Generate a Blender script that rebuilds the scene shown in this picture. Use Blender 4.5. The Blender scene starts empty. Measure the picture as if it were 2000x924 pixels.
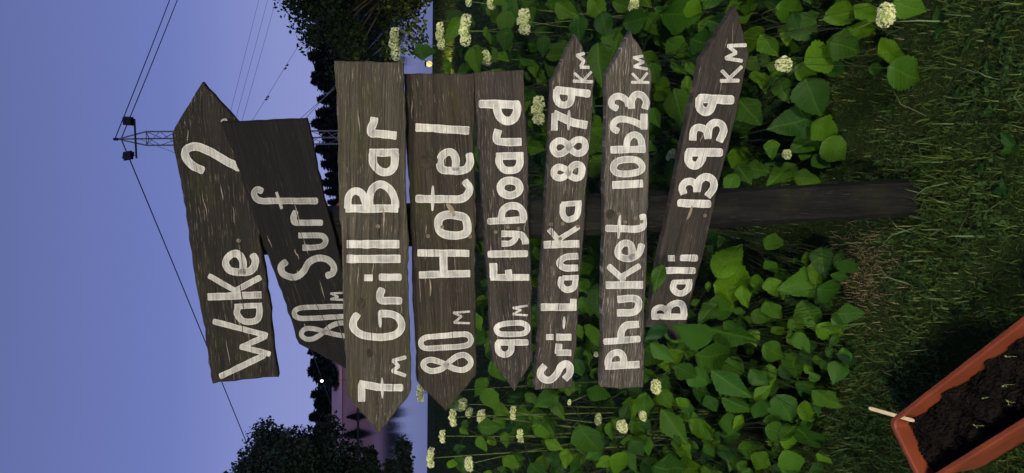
import bpy, math, random
import numpy as np
from mathutils import Matrix, Vector

random.seed(7); rng = np.random.default_rng(7)
S = bpy.context.scene
COL = S.collection

# ------------------------------------------------------------------ camera (phone held upright, picture stored on its side)
FPX, PITCH, EYE = 1400.0, math.radians(12.5), Vector((0, 0, 1.55))
cp, sp = math.cos(PITCH), math.sin(PITCH)
cam_d = bpy.data.cameras.new('camera'); cam = bpy.data.objects.new('camera', cam_d); COL.objects.link(cam)
cam.matrix_world = Matrix(((0, 1, 0, 0), (-sp, 0, -cp, 0), (-cp, 0, sp, EYE.z), (0, 0, 0, 1)))
cam_d.sensor_fit = 'HORIZONTAL'; cam_d.sensor_width = 36; cam_d.lens = 36 * FPX / 2000
cam_d.clip_start = 0.02; cam_d.clip_end = 5000
S.camera = cam

# ------------------------------------------------------------------ dusk sky, the last of the sun's glow, exposure
W = bpy.data.worlds.new('World'); S.world = W; W.use_nodes = True
wt = W.node_tree; wn = wt.nodes; bg = wn['Background']
sky = wn.new('ShaderNodeTexSky'); sky.sky_type = 'NISHITA'; sky.sun_disc = False
sky.sun_elevation = math.radians(1.0); sky.sun_rotation = math.radians(200); sky.ozone_density = 3
tc = wn.new('ShaderNodeTexCoord'); sx = wn.new('ShaderNodeSeparateXYZ')
wt.links.new(tc.outputs['Generated'], sx.inputs[0])
rmp = wn.new('ShaderNodeValToRGB'); wt.links.new(sx.outputs['Z'], rmp.inputs[0])
el = rmp.color_ramp.elements
SK = [(0.0, (2.9, 3.3, 6.6)), (0.10, (2.45, 2.85, 6.1)), (0.22, (1.62, 2.05, 5.2)), (0.42, (1.2, 1.55, 3.75)), (1.0, (0.8, 1.1, 2.7))]
el[0].position, el[0].color = SK[0][0], (*[c / 10 for c in SK[0][1]], 1)
el[1].position, el[1].color = SK[-1][0], (*[c / 10 for c in SK[-1][1]], 1)
for pos, c in SK[1:-1]:
    e = el.new(pos); e.color = (*[k / 10 for k in c], 1)
sc10 = wn.new('ShaderNodeVectorMath'); sc10.operation = 'SCALE'; sc10.inputs['Scale'].default_value = 10
wt.links.new(rmp.outputs[0], sc10.inputs[0])
addn = wn.new('ShaderNodeMixRGB'); addn.blend_type = 'MIX'; addn.inputs[0].default_value = 0.9
wt.links.new(sky.outputs[0], addn.inputs[1]); wt.links.new(sc10.outputs[0], addn.inputs[2])
wt.links.new(addn.outputs[0], bg.inputs[0]); bg.inputs[1].default_value = 0.105

sun_d = bpy.data.lights.new('sun', 'SUN'); sun_d.energy = 0.06; sun_d.angle = math.radians(25); sun_d.color = (1, 0.86, 0.8)
sun = bpy.data.objects.new('sun', sun_d); COL.objects.link(sun)
sun.rotation_euler = Vector((0.3, 0.9, -0.12)).to_track_quat('-Z', 'Y').to_euler()
vs = S.view_settings; vs.view_transform = 'Standard'; vs.look = 'None'; vs.exposure = 0; vs.gamma = 1; vs.use_curve_mapping = False

# ------------------------------------------------------------------ pixel rays
def ray(u, v):
    x, d = (462 - v) / FPX, (u - 1000) / FPX
    return Vector((x, cp - d * sp, -sp - d * cp))
def at_y(u, v, Y):
    d = ray(u, v); return EYE + d * (Y / d.y)
def at_z(u, v, z):
    d = ray(u, v); return EYE + d * ((z - EYE.z) / d.z)
def at_plane(u, v, p0, n):
    d = ray(u, v); return EYE + d * ((p0 - EYE).dot(n) / d.dot(n))

# ------------------------------------------------------------------ helpers
def prop(o, label=None, cat=None, group=None, kind=None):
    if label: o['label'] = label
    if cat: o['category'] = cat
    if group: o['group'] = group
    if kind: o['kind'] = kind
    return o
def empty(name, loc=(0, 0, 0), **k):
    o = bpy.data.objects.new(name, None); COL.objects.link(o); o.location = loc; o.empty_display_size = 0.1
    return prop(o, **k)
def link(name, me, parent=None, loc=(0, 0, 0), **k):
    o = bpy.data.objects.new(name, me); COL.objects.link(o); o.location = loc
    if parent: o.parent = parent
    return prop(o, **k)
def mesh(name, vs_, fs, mat=None, smooth=False):
    me = bpy.data.meshes.new(name); me.from_pydata([tuple(v) for v in vs_], [], fs); me.update()
    if mat: me.materials.append(mat)
    if smooth: me.polygons.foreach_set('use_smooth', [True] * len(me.polygons))
    return me
class MB:
    def __init__(s): s.v = []; s.f = []
    def add(s, vv, ff):
        b = len(s.v); s.v += [Vector(x) for x in vv]; s.f += [tuple(i + b for i in f) for f in ff]
    def box(s, c, d, R=None):
        c = Vector(c); h = Vector(d) / 2; vv = []
        for z in (-1, 1):
            for y in (-1, 1):
                for x in (-1, 1):
                    q = Vector((x * h.x, y * h.y, z * h.z)); vv.append(c + (R @ q if R else q))
        s.add(vv, [(0, 2, 3, 1), (4, 5, 7, 6), (0, 1, 5, 4), (2, 6, 7, 3), (0, 4, 6, 2), (1, 3, 7, 5)])
    def tube(s, pts, rs, n=6, caps=True):
        pts = [Vector(p) for p in pts]
        if not hasattr(rs, '__len__'): rs = [rs] * len(pts)
        vv = []; ff = []; ref = None
        for i, p in enumerate(pts):
            t = (pts[min(i + 1, len(pts) - 1)] - pts[max(i - 1, 0)]).normalized()
            if ref is None: ref = t.orthogonal().normalized()
            ref = (ref - t * ref.dot(t)).normalized(); b = t.cross(ref)
            for k in range(n):
                a = 2 * math.pi * k / n; vv.append(p + (ref * math.cos(a) + b * math.sin(a)) * rs[i])
        for i in range(len(pts) - 1):
            for k in range(n):
                k2 = (k + 1) % n; ff.append((i * n + k, i * n + k2, (i + 1) * n + k2, (i + 1) * n + k))
        if caps: ff += [tuple(range(n))[::-1], tuple(range((len(pts) - 1) * n, len(pts) * n))]
        s.add(vv, ff)
    def lathe(s, prof, c=(0, 0, 0), n=16):
        c = Vector(c); vv = []; ff = []
        for r, z in prof:
            for k in range(n):
                a = 2 * math.pi * k / n; vv.append(c + Vector((r * math.cos(a), r * math.sin(a), z)))
        for i in range(len(prof) - 1):
            for k in range(n):
                k2 = (k + 1) % n; ff.append((i * n + k, i * n + k2, (i + 1) * n + k2, (i + 1) * n + k))
        ff += [tuple(range(n))[::-1], tuple(range((len(prof) - 1) * n, len(prof) * n))]
        s.add(vv, ff)
    def build(s, name, mat, parent=None, loc=(0, 0, 0), smooth=False, **k):
        return link(name, mesh(name, s.v, s.f, mat, smooth), parent, loc, **k)
def copy_tree(o, parent=None):
    c = o.copy(); COL.objects.link(c); c.parent = parent
    for ch in o.children: copy_tree(ch, c)
    return c

# ------------------------------------------------------------------ materials
def M(name, col=(.5, .5, .5), rough=.7, spec=.3):
    m = bpy.data.materials.new(name); m.use_nodes = True
    b = m.node_tree.nodes['Principled BSDF']
    b.inputs['Base Color'].default_value = (*col, 1); b.inputs['Roughness'].default_value = rough
    b.inputs['Specular IOR Level'].default_value = spec
    return m
class N:
    """small node-graph helper"""
    def __init__(s, m): s.m = m; s.t = m.node_tree; s.b = s.t.nodes['Principled BSDF']; s.out = s.t.nodes['Material Output']
    def new(s, typ, **k):
        n = s.t.nodes.new('ShaderNode' + typ)
        for a, b in k.items(): setattr(n, a, b)
        return n
    def put(s, inp, v):
        if hasattr(v, 'is_linked') or isinstance(v, bpy.types.NodeSocket): s.t.links.new(v, inp)
        else: inp.default_value = v
    def coord(s, which='Object', scale=(1, 1, 1), loc=(0, 0, 0)):
        c = s.new('TexCoord'); mp = s.new('Mapping'); s.t.links.new(c.outputs[which], mp.inputs[0])
        mp.inputs['Scale'].default_value = scale; mp.inputs['Location'].default_value = loc
        return mp.outputs[0]
    def noise(s, vec, scale=5, detail=5, rough=.55, dist=0):
        n = s.new('TexNoise'); s.put(n.inputs['Vector'], vec); n.inputs['Scale'].default_value = scale
        n.inputs['Detail'].default_value = detail; n.inputs['Roughness'].default_value = rough; n.inputs['Distortion'].default_value = dist
        return n.outputs['Fac']
    def rng(s, v, a, b, c=0, d=1):
        n = s.new('MapRange'); s.put(n.inputs[0], v); n.inputs[1].default_value = a; n.inputs[2].default_value = b
        n.inputs[3].default_value = c; n.inputs[4].default_value = d
        return n.outputs[0]
    def math(s, op, a, b=0.0):
        n = s.new('Math', operation=op); s.put(n.inputs[0], a); s.put(n.inputs[1], b); return n.outputs[0]
    def mix(s, f, a, b, mode='MIX'):
        n = s.new('MixRGB', blend_type=mode); s.put(n.inputs[0], f)
        for i, c in ((1, a), (2, b)): s.put(n.inputs[i], (*c, 1) if isinstance(c, tuple) and len(c) == 3 else c)
        return n.outputs[0]
    def bump(s, h, strength=.4, dist=.002):
        n = s.new('Bump'); n.inputs['Strength'].default_value = strength; n.inputs['Distance'].default_value = dist
        s.put(n.inputs['Height'], h); s.t.links.new(n.outputs[0], s.b.inputs['Normal'])
    def col(s, c): s.put(s.b.inputs['Base Color'], c)

def grain_nodes(n, seed):
    """weathered board: stretched along local x, gently wandering"""
    wob = n.noise(n.coord(scale=(2.2, 9, 1), loc=(seed, seed * 2.3, 0)), 1.6, 3)
    cv = n.coord(scale=(1, 1, 1), loc=(seed * 1.7, seed, 0))
    sep = n.new('SeparateXYZ'); n.put(sep.inputs[0], cv)
    y2 = n.math('ADD', sep.outputs[1], n.math('MULTIPLY', wob, .028))
    def stretched(kx, ky):
        cb = n.new('CombineXYZ'); n.put(cb.inputs[0], n.math('MULTIPLY', sep.outputs[0], kx)); n.put(cb.inputs[1], n.math('MULTIPLY', y2, ky))
        return cb.outputs[0]
    broad = n.noise(stretched(1.1, 46), 1, 5, .65)
    fine = n.noise(stretched(5, 330), 1, 5, .7)
    nick = n.noise(stretched(24, 420), 1, 4, .65)
    return broad, fine, nick
def wood(name, dark, mid, pale, moss=0.0, scratch=.62, seed=1.0):
    m = M(name, mid, .82, .25); n = N(m)
    broad, fine, nick = grain_nodes(n, seed)
    c = n.mix(n.rng(broad, .34, .68), dark, mid)
    c = n.mix(n.rng(fine, .42, .64, 0, .85), c, tuple(k * .34 for k in dark))
    blot = n.noise(n.coord(scale=(5, 11, 1), loc=(seed * 3, 0, 0)), 1.3, 4)
    scr = n.math('MULTIPLY', n.rng(nick, scratch - .02, scratch + .09), n.rng(blot, .38, .58, .2, 1))
    c = n.mix(n.math('MULTIPLY', scr, .75), c, pale)
    if moss:
        ms = n.noise(n.coord(scale=(4, 7, 1), loc=(seed, seed * 5, 0)), 1.5, 6, .6)
        c = n.mix(n.rng(ms, .52, .72, 0, moss), c, (.045, .05, .008))
    n.col(c)
    n.bump(n.math('ADD', n.math('MULTIPLY', fine, -.7), n.math('ADD', n.math('MULTIPLY', nick, .7), n.math('MULTIPLY', broad, .5))), 1, .003)
    return m
def paint(name, bright, seed=1.0, wear=.7):
    m = M(name, (.6, .58, .54), .6, .35); n = N(m)
    broad, fine, nick = grain_nodes(n, seed)
    uv = n.new('UVMap'); sep = n.new('SeparateXYZ'); n.put(sep.inputs[0], uv.outputs[0])
    edge = n.math('ABSOLUTE', n.math('SUBTRACT', n.math('MULTIPLY', sep.outputs[0], 2), 1.0))
    rim = n.rng(edge, .66, .9)
    hi = tuple(k * bright for k in (.71, .685, .63)); lo = tuple(k * bright for k in (.33, .325, .305)); bare = (.085, .066, .05)
    body = n.mix(n.rng(n.math('ADD', n.math('MULTIPLY', n.noise(n.coord(scale=(9, 14, 1), loc=(seed, 0, 0)), 2.3, 3), .55), n.math('MULTIPLY', broad, .5)), .42, .62), lo, hi)
    c = n.mix(rim, body, hi)
    c = n.mix(n.rng(fine, .47, .66, 0, wear), c, tuple(k * .6 for k in lo))
    c = n.mix(n.math('MULTIPLY', n.rng(nick, .54, .68, 0, wear), n.rng(n.noise(n.coord(scale=(7, 10, 1), loc=(seed * 2, 3, 0)), 2.0, 3), .45, .62, .15, 1)), c, bare)
    n.col(c); n.bump(n.math('ADD', n.math('MULTIPLY', fine, -.6), nick), .5, .0016)
    return m
def plain(name, a, b, scale=6, rough=.75, bump=.3, dist=.004, spec=.3):
    m = M(name, a, rough, spec); n = N(m); f = n.noise(n.coord(), scale, 6)
    n.col(n.mix(n.rng(f, .3, .7), a, b)); n.bump(f, bump, dist); return m
def leafmat(name, a, b, vein, trans=.25, rough=.5, back=.5):
    m = M(name, a, rough, .16); n = N(m)
    oi = n.new('ObjectInfo'); f = oi.outputs['Random']
    c = n.mix(f, a, b)
    uv = n.new('UVMap'); sep = n.new('SeparateXYZ'); n.put(sep.inputs[0], uv.outputs[0])
    ay = n.math('ABSOLUTE', sep.outputs[1])
    mid = n.rng(ay, .0, .035, 1, 0)
    side = n.math('SUBTRACT', sep.outputs[0], n.math('MULTIPLY', ay, .55))
    fr = n.math('ABSOLUTE', n.math('SUBTRACT', n.math('FRACT', n.math('MULTIPLY', side, 7.0)), .5))
    sv = n.rng(fr, .0, .09, .75, 0)
    ns = n.noise(n.coord(), 22, 4)
    c = n.mix(n.rng(ns, .35, .7, 0, .45), c, tuple(k * .55 for k in a))
    br = n.math('MULTIPLY', n.rng(ns, .62, .74), n.rng(f, .80, .86))
    c = n.mix(br, c, (.13, .075, .03))
    c = n.mix(1.0, c, n.rng(n.math('FRACT', n.math('MULTIPLY', f, 17.3)), 0, 1, .55, 1.2), 'MULTIPLY')
    vm = n.math('MAXIMUM', mid, sv)
    c = n.mix(n.math('MULTIPLY', vm, .30), c, vein)
    n.col(c)
    n.bump(n.math('SUBTRACT', n.math('MULTIPLY', ns, .5), vm), .55, .0025)
    tr = n.new('BsdfTranslucent'); n.t.links.new(c, tr.inputs[0])
    mx = n.new('MixShader'); mx.inputs[0].default_value = trans
    n.t.links.new(n.b.outputs[0], mx.inputs[1]); n.t.links.new(tr.outputs[0], mx.inputs[2]); n.t.links.new(mx.outputs[0], n.out.inputs[0])
    return m
def foliage(name, a, b, trans=.2, rough=.6):
    m = M(name, a, rough, .2); n = N(m)
    g = n.new('NewGeometry'); c = n.mix(g.outputs['Random Per Island'], a, b); n.col(c)
    tr = n.new('BsdfTranslucent'); n.t.links.new(c, tr.inputs[0])
    mx = n.new('MixShader'); mx.inputs[0].default_value = trans
    n.t.links.new(n.b.outputs[0], mx.inputs[1]); n.t.links.new(tr.outputs[0], mx.inputs[2]); n.t.links.new(mx.outputs[0], n.out.inputs[0])
    return m
def glow(name, col, st):
    m = M(name, col); b = N(m).b; b.inputs['Emission Color'].default_value = (*col, 1); b.inputs['Emission Strength'].default_value = st
    return m

m_post = wood('post_wood', (.002, .002, .0019), (.014, .0135, .012), (.075, .064, .045), .25, .60, 9.1)
m_steel = plain('galvanised_steel', (.16, .17, .18), (.24, .25, .26), 9, .5, .1)
m_black = plain('black_metal', (.012, .012, .014), (.022, .022, .024), 9, .45, .1)
m_cable = M('cable_steel', (.03, .03, .035), .5)
m_cable2 = M('pale_cable', (.30, .30, .32), .5)
m_screw = plain('rusty_screw', (.09, .06, .035), (.20, .16, .11), 400, .55, .3, .0005, .5)
m_gouge = plain('bare_split_wood', (.17, .13, .09), (.30, .24, .17), 90, .8, .6, .002)
m_knot = plain('knot_wood', (.012, .010, .008), (.05, .04, .028), 60, .85, .8, .004)
m_pale = plain('weathered_splinter', (.16, .135, .105), (.26, .22, .17), 200, .9, .6, .001)
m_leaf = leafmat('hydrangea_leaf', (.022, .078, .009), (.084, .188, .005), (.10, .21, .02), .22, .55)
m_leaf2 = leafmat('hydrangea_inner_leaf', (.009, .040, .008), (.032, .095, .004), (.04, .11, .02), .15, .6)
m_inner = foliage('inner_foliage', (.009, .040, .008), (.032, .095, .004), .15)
m_stem = plain('green_stem', (.06, .10, .02), (.10, .13, .035), 30, .6, .2)
m_twig = plain('shade_dark_woody_stem', (.014, .024, .006), (.028, .038, .010), 40, .8, .4)  # colour darkened to carry the shade inside the bushes
m_flower = foliage('hydrangea_floret', (.64, .67, .30), (.90, .89, .60), .25)
m_core = plain('floret_core', (.22, .30, .07), (.32, .40, .12), 40, .8, .3)
m_bark = plain('tree_bark', (.02, .017, .013), (.045, .038, .03), 9, .9, .7, .02)
m_fol_far = foliage('spruce_needles', (.016, .028, .021), (.030, .045, .032), .1)
m_fol_r = foliage('broadleaf_foliage', (.010, .024, .008), (.024, .046, .012), .3)
m_fol_l = foliage('dark_tree_foliage', (.012, .024, .016), (.026, .045, .026), .12)
m_terra = plain('terracotta_plastic', (.15, .030, .010), (.23, .048, .015), 9, .6, .12, .002, .4)
m_stick = plain('birch_stick', (.62, .47, .27), (.72, .57, .36), 60, .7, .2, .0006)
m_seed = foliage('seedling_leaf', (.16, .24, .08), (.26, .32, .13), .3)
m_pink = plain('mauve_sheet_roof', (.78, .41, .36), (.84, .45, .40), .4, .6, .1)  # mauve roof, its colour pinkened and lightened to include the sunset glow
m_pinkw = plain('mauve_render', (.74, .38, .34), (.80, .42, .37), .6, .8, .1)  # mauve wall with the same sunset glow worked into its colour
m_red = plain('red_canvas', (.55, .05, .045), (.66, .07, .06), 6, .7, .2)
m_white = M('lamp_white', (.75, .75, .72), .4)

# ------------------------------------------------------------------ ground, lake, far shore
def lawn_material():
    m = M('lawn_ground', (.04, .05, .02), .95, .1); n = N(m)
    f = n.noise(n.coord(scale=(1, 1, 1)), 3.1, 6); g = n.noise(n.coord(), 55, 8, .7); h = n.noise(n.coord(loc=(4, 1, 0)), 140, 6, .7)
    c = n.mix(n.rng(g, .35, .65), (.016, .034, .008), (.042, .070, .015))
    c = n.mix(n.rng(f, .52, .72, 0, .55), c, (.040, .036, .018))
    c = n.mix(n.rng(h, .62, .74, 0, .4), c, (.09, .075, .04))
    n.col(c); n.bump(n.math('ADD', g, h), .9, .02); return m
m_lawn = lawn_material()
SH = [(-900, 24), (-60, 18.0), (-14, 15.9), (-6, 15.5), (-2, 15.2), (3, 14.4), (10, 14.0), (60, 16), (900, 24)]
vv = []; ff = []
for x, y in SH: vv += [(x, -60, 0), (x, y, 0), (x, y + .12, -.12), (x, y + .25, -.62)]
for i in range(len(SH) - 1):
    a, b = i * 4, i * 4 + 4
    ff += [(a, b, b + 1, a + 1), (a + 1, b + 1, b + 2, a + 2), (a + 2, b + 2, b + 3, a + 3)]
link('lawn_ground', mesh('lawn_ground', vv, ff, m_lawn), kind='structure')
m_water = M('lake_water', (.012, .018, .026), .045, .5); nw = N(m_water); nw.b.inputs['IOR'].default_value = 1.33
nw.bump(nw.noise(nw.coord(scale=(.5, 1.6, 1)), 1.3, 4), .10, .03)
link('lake_water', mesh('lake_water', [(-1500, 12, -.5), (1500, 12, -.5), (1500, 304, -.5), (-1500, 304, -.5)], [(0, 1, 2, 3)], m_water), kind='structure')
m_far = plain('far_meadow', (.018, .026, .014), (.03, .04, .02), .06, .95, .3)
link('far_shore', mesh('far_shore', [(-1500, 298, -.9), (1500, 298, -.9), (1500, 301, .0), (-1500, 301, .0), (3500, 4000, 2), (-3500, 4000, 2)],
     [(0, 1, 2, 3), (3, 2, 4, 5)], m_far), kind='structure')

# ------------------------------------------------------------------ signpost
YAW = math.radians(12)
PB = at_z(1786, 386, 0)                       # foot of the post
def axes(yaw):
    n = Vector((-math.sin(yaw), -math.cos(yaw), 0)); r = Vector((math.cos(yaw), -math.sin(yaw), 0)); return n, r
NB, RB = axes(YAW)
root = empty('wooden_signpost', PB, label='weathered wooden signpost with eight hand painted arrow boards rising from the grass', cat='signpost')
PF = PB + NB * .052                           # front face of the post
LEAN = math.tan(math.radians(3.3))
def post():
    # hewn square timber with worn corners, slightly leaning
    prof = [(-.047, -.032), (-.030, -.052), (.024, -.052), (.047, -.030), (.047, .034), (.034, .048), (-.034, .048), (-.047, .034)]
    zs = np.linspace(-.12, 1.80, 34); vv = []; ff = []; k = len(prof)
    for i, z in enumerate(zs):
        tw = .9 if z < 1.79 else .8
        for j, (x, y) in enumerate(prof):
            jx = .0022 * math.sin(z * 7 + j * 2.1) + random.uniform(-.0009, .0009)
            q = RB * (x * (1.0 if y > -.05 else 1.0) + jx - LEAN * max(z, 0)) + NB * (-y + (0 if y < -.05 else jx))
            vv.append((q.x, q.y, z))
    for i in range(len(zs) - 1):
        for j in range(k):
            j2 = (j + 1) % k; ff.append((i * k + j, i * k + j2, (i + 1) * k + j2, (i + 1) * k + j))
    ff += [tuple(range(k))[::-1], tuple(range((len(zs) - 1) * k, len(zs) * k))]
    me = mesh('post', [(v[2], v[0] * RB.x + v[1] * RB.y, v[0] * NB.x + v[1] * NB.y) for v in vv], ff, m_post)
    o = link('post', me, root)
    o.matrix_local = Matrix(((0, RB.x, NB.x, 0), (0, RB.y, NB.y, 0), (1, 0, 0, 0), (0, 0, 0, 1)))   # local x = grain = up
post()

def catmull(p, closed, step=2.5):
    p = [np.array(q, float) for q in p]; n = len(p); out = []
    segs = n if closed else n - 1
    for i in range(segs):
        if closed: a, b, c, d = p[(i - 1) % n], p[i], p[(i + 1) % n], p[(i + 2) % n]
        else:
            b, c = p[i], p[i + 1]; a = p[i - 1] if i else 2 * b - c; d = p[i + 2] if i + 2 < n else 2 * c - b
        m = max(2, int(np.linalg.norm(c - b) / step))
        for t in np.linspace(0, 1, m, endpoint=False):
            out.append(.5 * (2 * b + (c - a) * t + (2 * a - 5 * b + 4 * c - d) * t * t + (3 * b - a - 3 * c + d) * t ** 3))
    out.append(p[0] if closed else p[-1])
    return np.array(out)

def stroke(pts, w, mode, fn, z):
    """brush stroke in photo pixels -> strip in the board's own plane.  mode: '' curve, 'c' closed, 'b' blunt ends, 't' tapering ends, 'l' polyline joints kept straight"""
    closed = 'c' in mode
    cl = catmull(pts, closed) if len(pts) > 2 else np.linspace(pts[0], pts[1], max(3, int(np.hypot(*(np.array(pts[1]) - np.array(pts[0]))) / 3)))
    m = len(cl); hw = w / 2 * .95
    jit = np.convolve(rng.normal(0, 1, m + 8), np.ones(5) / 5, 'same')[4:4 + m] * .09
    jit2 = np.convolve(rng.normal(0, 1, m + 8), np.ones(5) / 5, 'same')[4:4 + m] * .09
    tan = np.gradient(cl, axis=0)
    if closed: tan[0] = tan[-1] = (cl[1] - cl[-2])
    tan /= np.linalg.norm(tan, axis=1)[:, None] + 1e-9
    nor = np.stack([-tan[:, 1], tan[:, 0]], 1)
    rows = []
    if not closed and 't' not in mode:
        ext = .28 if 'b' in mode else .62
        for e in ((1, .35), (.85, .68), (.45, .92)) if 'b' not in mode else ((1, .86), (.6, .97)):
            rows.append((cl[0] - tan[0] * hw * ext * e[0] + nor[0] * hw * random.uniform(-.05, .05), nor[0], e[1], e[1]))
    for i in range(m):
        k = 1.0
        if 't' in mode: k = max(.12, math.sin(math.pi * (.06 + .88 * i / (m - 1))) ** .55)
        rows.append((cl[i], nor[i], k * (1 + jit[i]), k * (1 + jit2[i])))
    if not closed and 't' not in mode:
        for e in ((.45, .92), (.85, .68), (1, .35)) if 'b' not in mode else ((.6, .97), (1, .86)):
            rows.append((cl[-1] + tan[-1] * hw * ext * e[0], nor[-1], e[1], e[1]))
    vv = []; uv = []
    for c, n_, kl, kr in rows:
        for sgn, kk, u in ((-1, kl, 0), (0, 0, .5), (1, kr, 1)):
            q = c + n_ * hw * kk * sgn; x, y = fn(q[0], q[1]); vv.append((x, y, z)); uv.append(u)
    ff = []
    for i in range(len(rows) - 1):
        a = i * 3
        ff += [(a, a + 1, a + 4, a + 3), (a + 1, a + 2, a + 5, a + 4)]
    return vv, ff, uv

CR = dict(C1=(330, 150, 3.08), C2=(380, 450, 3.08), C3=(480, 340, 4.62), C4=(640, 110, 4.62), C5=(650, 300, 4.62), C6=(650, 490, 4.62),
          C7=(660, 670, 4.62), C8=(780, 130, 4.62), D1=(780, 320, 4.62), D2=(780, 500, 4.62), D3=(790, 620, 4.62), D4=(900, 130, 5.775),
          D5=(910, 280, 5.775), D6=(920, 430, 5.775), D7=(930, 580, 4.8625), D8=(1020, 590, 5.131), E1=(1040, 60, 5.775), E2=(1040, 210, 5.775),
          E3=(1030, 360, 3.85), E4=(1150, 50, 5.131), E5=(1150, 220, 5.131), E6=(1150, 380, 5.131), E7=(1150, 540, 4.015), E8=(1280, 0, 4.4),
          F1=(1280, 190, 3.85), F2=(1250, 420, 3.555))

def board(label, poly, layer, dark, mid, pale, moss, scratch, seed, bright, letters, screws, yaw=YAW, knots=(), gouges=(), thick=.024):
    n, r = axes(yaw)
    cu = sum(p[0] for p in poly) / len(poly); cv = sum(p[1] for p in poly) / len(poly)
    p0 = PF + n * (layer * .0245 + thick + .0006)
    c = at_plane(cu, cv, p0, n)
    # length axis: from the middle of the low-v end to the middle of the high-v end
    srt = sorted(poly, key=lambda q: q[1]); k = len(poly) // 2
    a = at_plane(*np.mean(srt[-k:], 0), p0, n); b = at_plane(*np.mean(srt[:k], 0), p0, n)
    ax = (b - a); ax = (ax - n * ax.dot(n)).normalized(); ay = n.cross(ax).normalized()
    def fn(u, v):
        q = at_plane(u, v, p0, n) - c; return q.dot(ax), q.dot(ay)
    mw = wood('board_wood_%d' % int(seed * 10), dark, mid, pale, moss, scratch, seed)
    mp = paint('board_paint_%d' % int(seed * 10), bright, seed)
    out = []
    P = [np.array(fn(*q)) for q in poly]
    area = sum(P[i][0] * P[(i + 1) % len(P)][1] - P[(i + 1) % len(P)][0] * P[i][1] for i in range(len(P)))
    if area < 0: P = P[::-1]
    for i in range(len(P)):
        A, B = P[i], P[(i + 1) % len(P)]; L = np.linalg.norm(B - A); m = max(1, int(L / .016)); nn = np.array([(B - A)[1], -(B - A)[0]]) / L
        for t in range(m):
            out.append(A + (B - A) * t / m + nn * (random.gauss(0, .0008) + .0014 * math.sin((t * .016) * 23 + i + seed)))
    m = len(out); inn = []
    for i in range(m):
        d = out[(i + 1) % m] - out[i - 1]; nn = np.array([d[1], -d[0]]) / (np.linalg.norm(d) + 1e-9); inn.append(out[i] - nn * random.uniform(.0014, .0032))
    vv = [(*q, -thick) for q in out] + [(*q, -.0024) for q in out] + [(*q, 0) for q in inn]
    ff = [tuple(range(m))[::-1], tuple(range(2 * m, 3 * m))]
    for i in range(m):
        j = (i + 1) % m; ff += [(i, j, m + j, m + i), (m + i, m + j, 2 * m + j, 2 * m + i)]
    o = link('arrow_board', mesh('arrow_board', vv, ff, mw), root, label=label)
    o.matrix_local = Matrix(((ax.x, ay.x, n.x, c.x - PB.x), (ax.y, ay.y, n.y, c.y - PB.y), (ax.z, ay.z, n.z, c.z - PB.z), (0, 0, 0, 1)))
    lv = 0
    for ch, *strokes in letters:
        va = []; fa = []; ua = []
        for cr, w, pts, *mode in strokes:
            ox, oy, s = CR[cr]; lv = (lv + 1) % 5
            v1, f1, u1 = stroke([(ox + x / s, oy + y / s) for x, y in pts], w / s, mode[0] if mode else '', fn, .0005 + .00022 * len(va and [1]) + .00012 * lv)
            b0 = len(va); va += v1; fa += [tuple(i + b0 for i in f) for f in f1]; ua += u1
        # faces must look outward
        me = mesh('painted_character', va, fa, mp); uvl = me.uv_layers.new(name='UVMap')
        for lp in me.loops: uvl.data[lp.index].uv = (ua[lp.vertex_index], .5)
        link('painted_' + ('digit' if ch.isdigit() else 'letter' if ch.isalpha() else 'mark'), me, o)
    for u, v in screws:
        mb = MB(); x, y = fn(u, v); mb.lathe([(.0048, -.002), (.0048, .0012), (.0036, .0022), (.0015, .0013)], (x, y, 0), 10); mb.build('screw', m_screw, o)
    for u, v, rx, ry in knots:
        x, y = fn(u, v); s = .0013; vv = []; ff = []; k = 20
        for j, (q, z) in enumerate(((1.0, .0003), (.86, .0016), (.6, .0006), (.25, .0014))):
            for i in range(k):
                a_ = 2 * math.pi * i / k; w_ = 1 + .1 * math.sin(3 * a_ + j) + random.uniform(-.05, .05); vv.append((x + rx * s * q * w_ * math.cos(a_), y + ry * s * q * w_ * math.sin(a_), z))
        for j in range(3):
            for i in range(k): i2 = (i + 1) % k; ff.append((j * k + i, j * k + i2, (j + 1) * k + i2, (j + 1) * k + i))
        ff.append(tuple(range(3 * k, 4 * k))); link('knot', mesh('knot', vv, ff, m_knot, True), o)
    xs = [q[0] for q in P]; ys = [q[1] for q in P]; rr_ = random.Random(int(seed * 100))
    def sliver(name, mat, L, w, z):
        for _ in range(30):
            x = rr_.uniform(min(xs) + .03, max(xs) - .03 - L); t = [x + L * k_ / 7 for k_ in range(8)]
            def span(xx):
                hit = []
                for i_ in range(len(P)):
                    A, B_ = P[i_], P[(i_ + 1) % len(P)]
                    if (A[0] - xx) * (B_[0] - xx) < 0: hit.append(A[1] + (B_[1] - A[1]) * (xx - A[0]) / (B_[0] - A[0]))
                return (min(hit), max(hit)) if len(hit) >= 2 else None
            a0, a1 = span(t[0]), span(t[-1])
            if not a0 or not a1: continue
            f0 = rr_.uniform(.08, .92); y0_, y1_ = a0[0] + (a0[1] - a0[0]) * f0, a1[0] + (a1[1] - a1[0]) * f0; wv = rr_.uniform(-.002, .002); va = []
            for k_, x_ in enumerate(t):
                yy = y0_ + (y1_ - y0_) * k_ / 7 + wv * math.sin(k_ * .9); hw_ = w * math.sin(math.pi * (k_ + .15) / 7.3) * rr_.uniform(.6, 1.1)
                va += [(x_, yy - hw_, z), (x_, yy + hw_, z)]
            link(name, mesh(name, va, [(2 * k_, 2 * k_ + 2, 2 * k_ + 3, 2 * k_ + 1) for k_ in range(7)], mat), o); return
    for _ in range(5): sliver('crack', m_knot, rr_.uniform(.05, .20), rr_.uniform(.0006, .0013), .0021)
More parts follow.
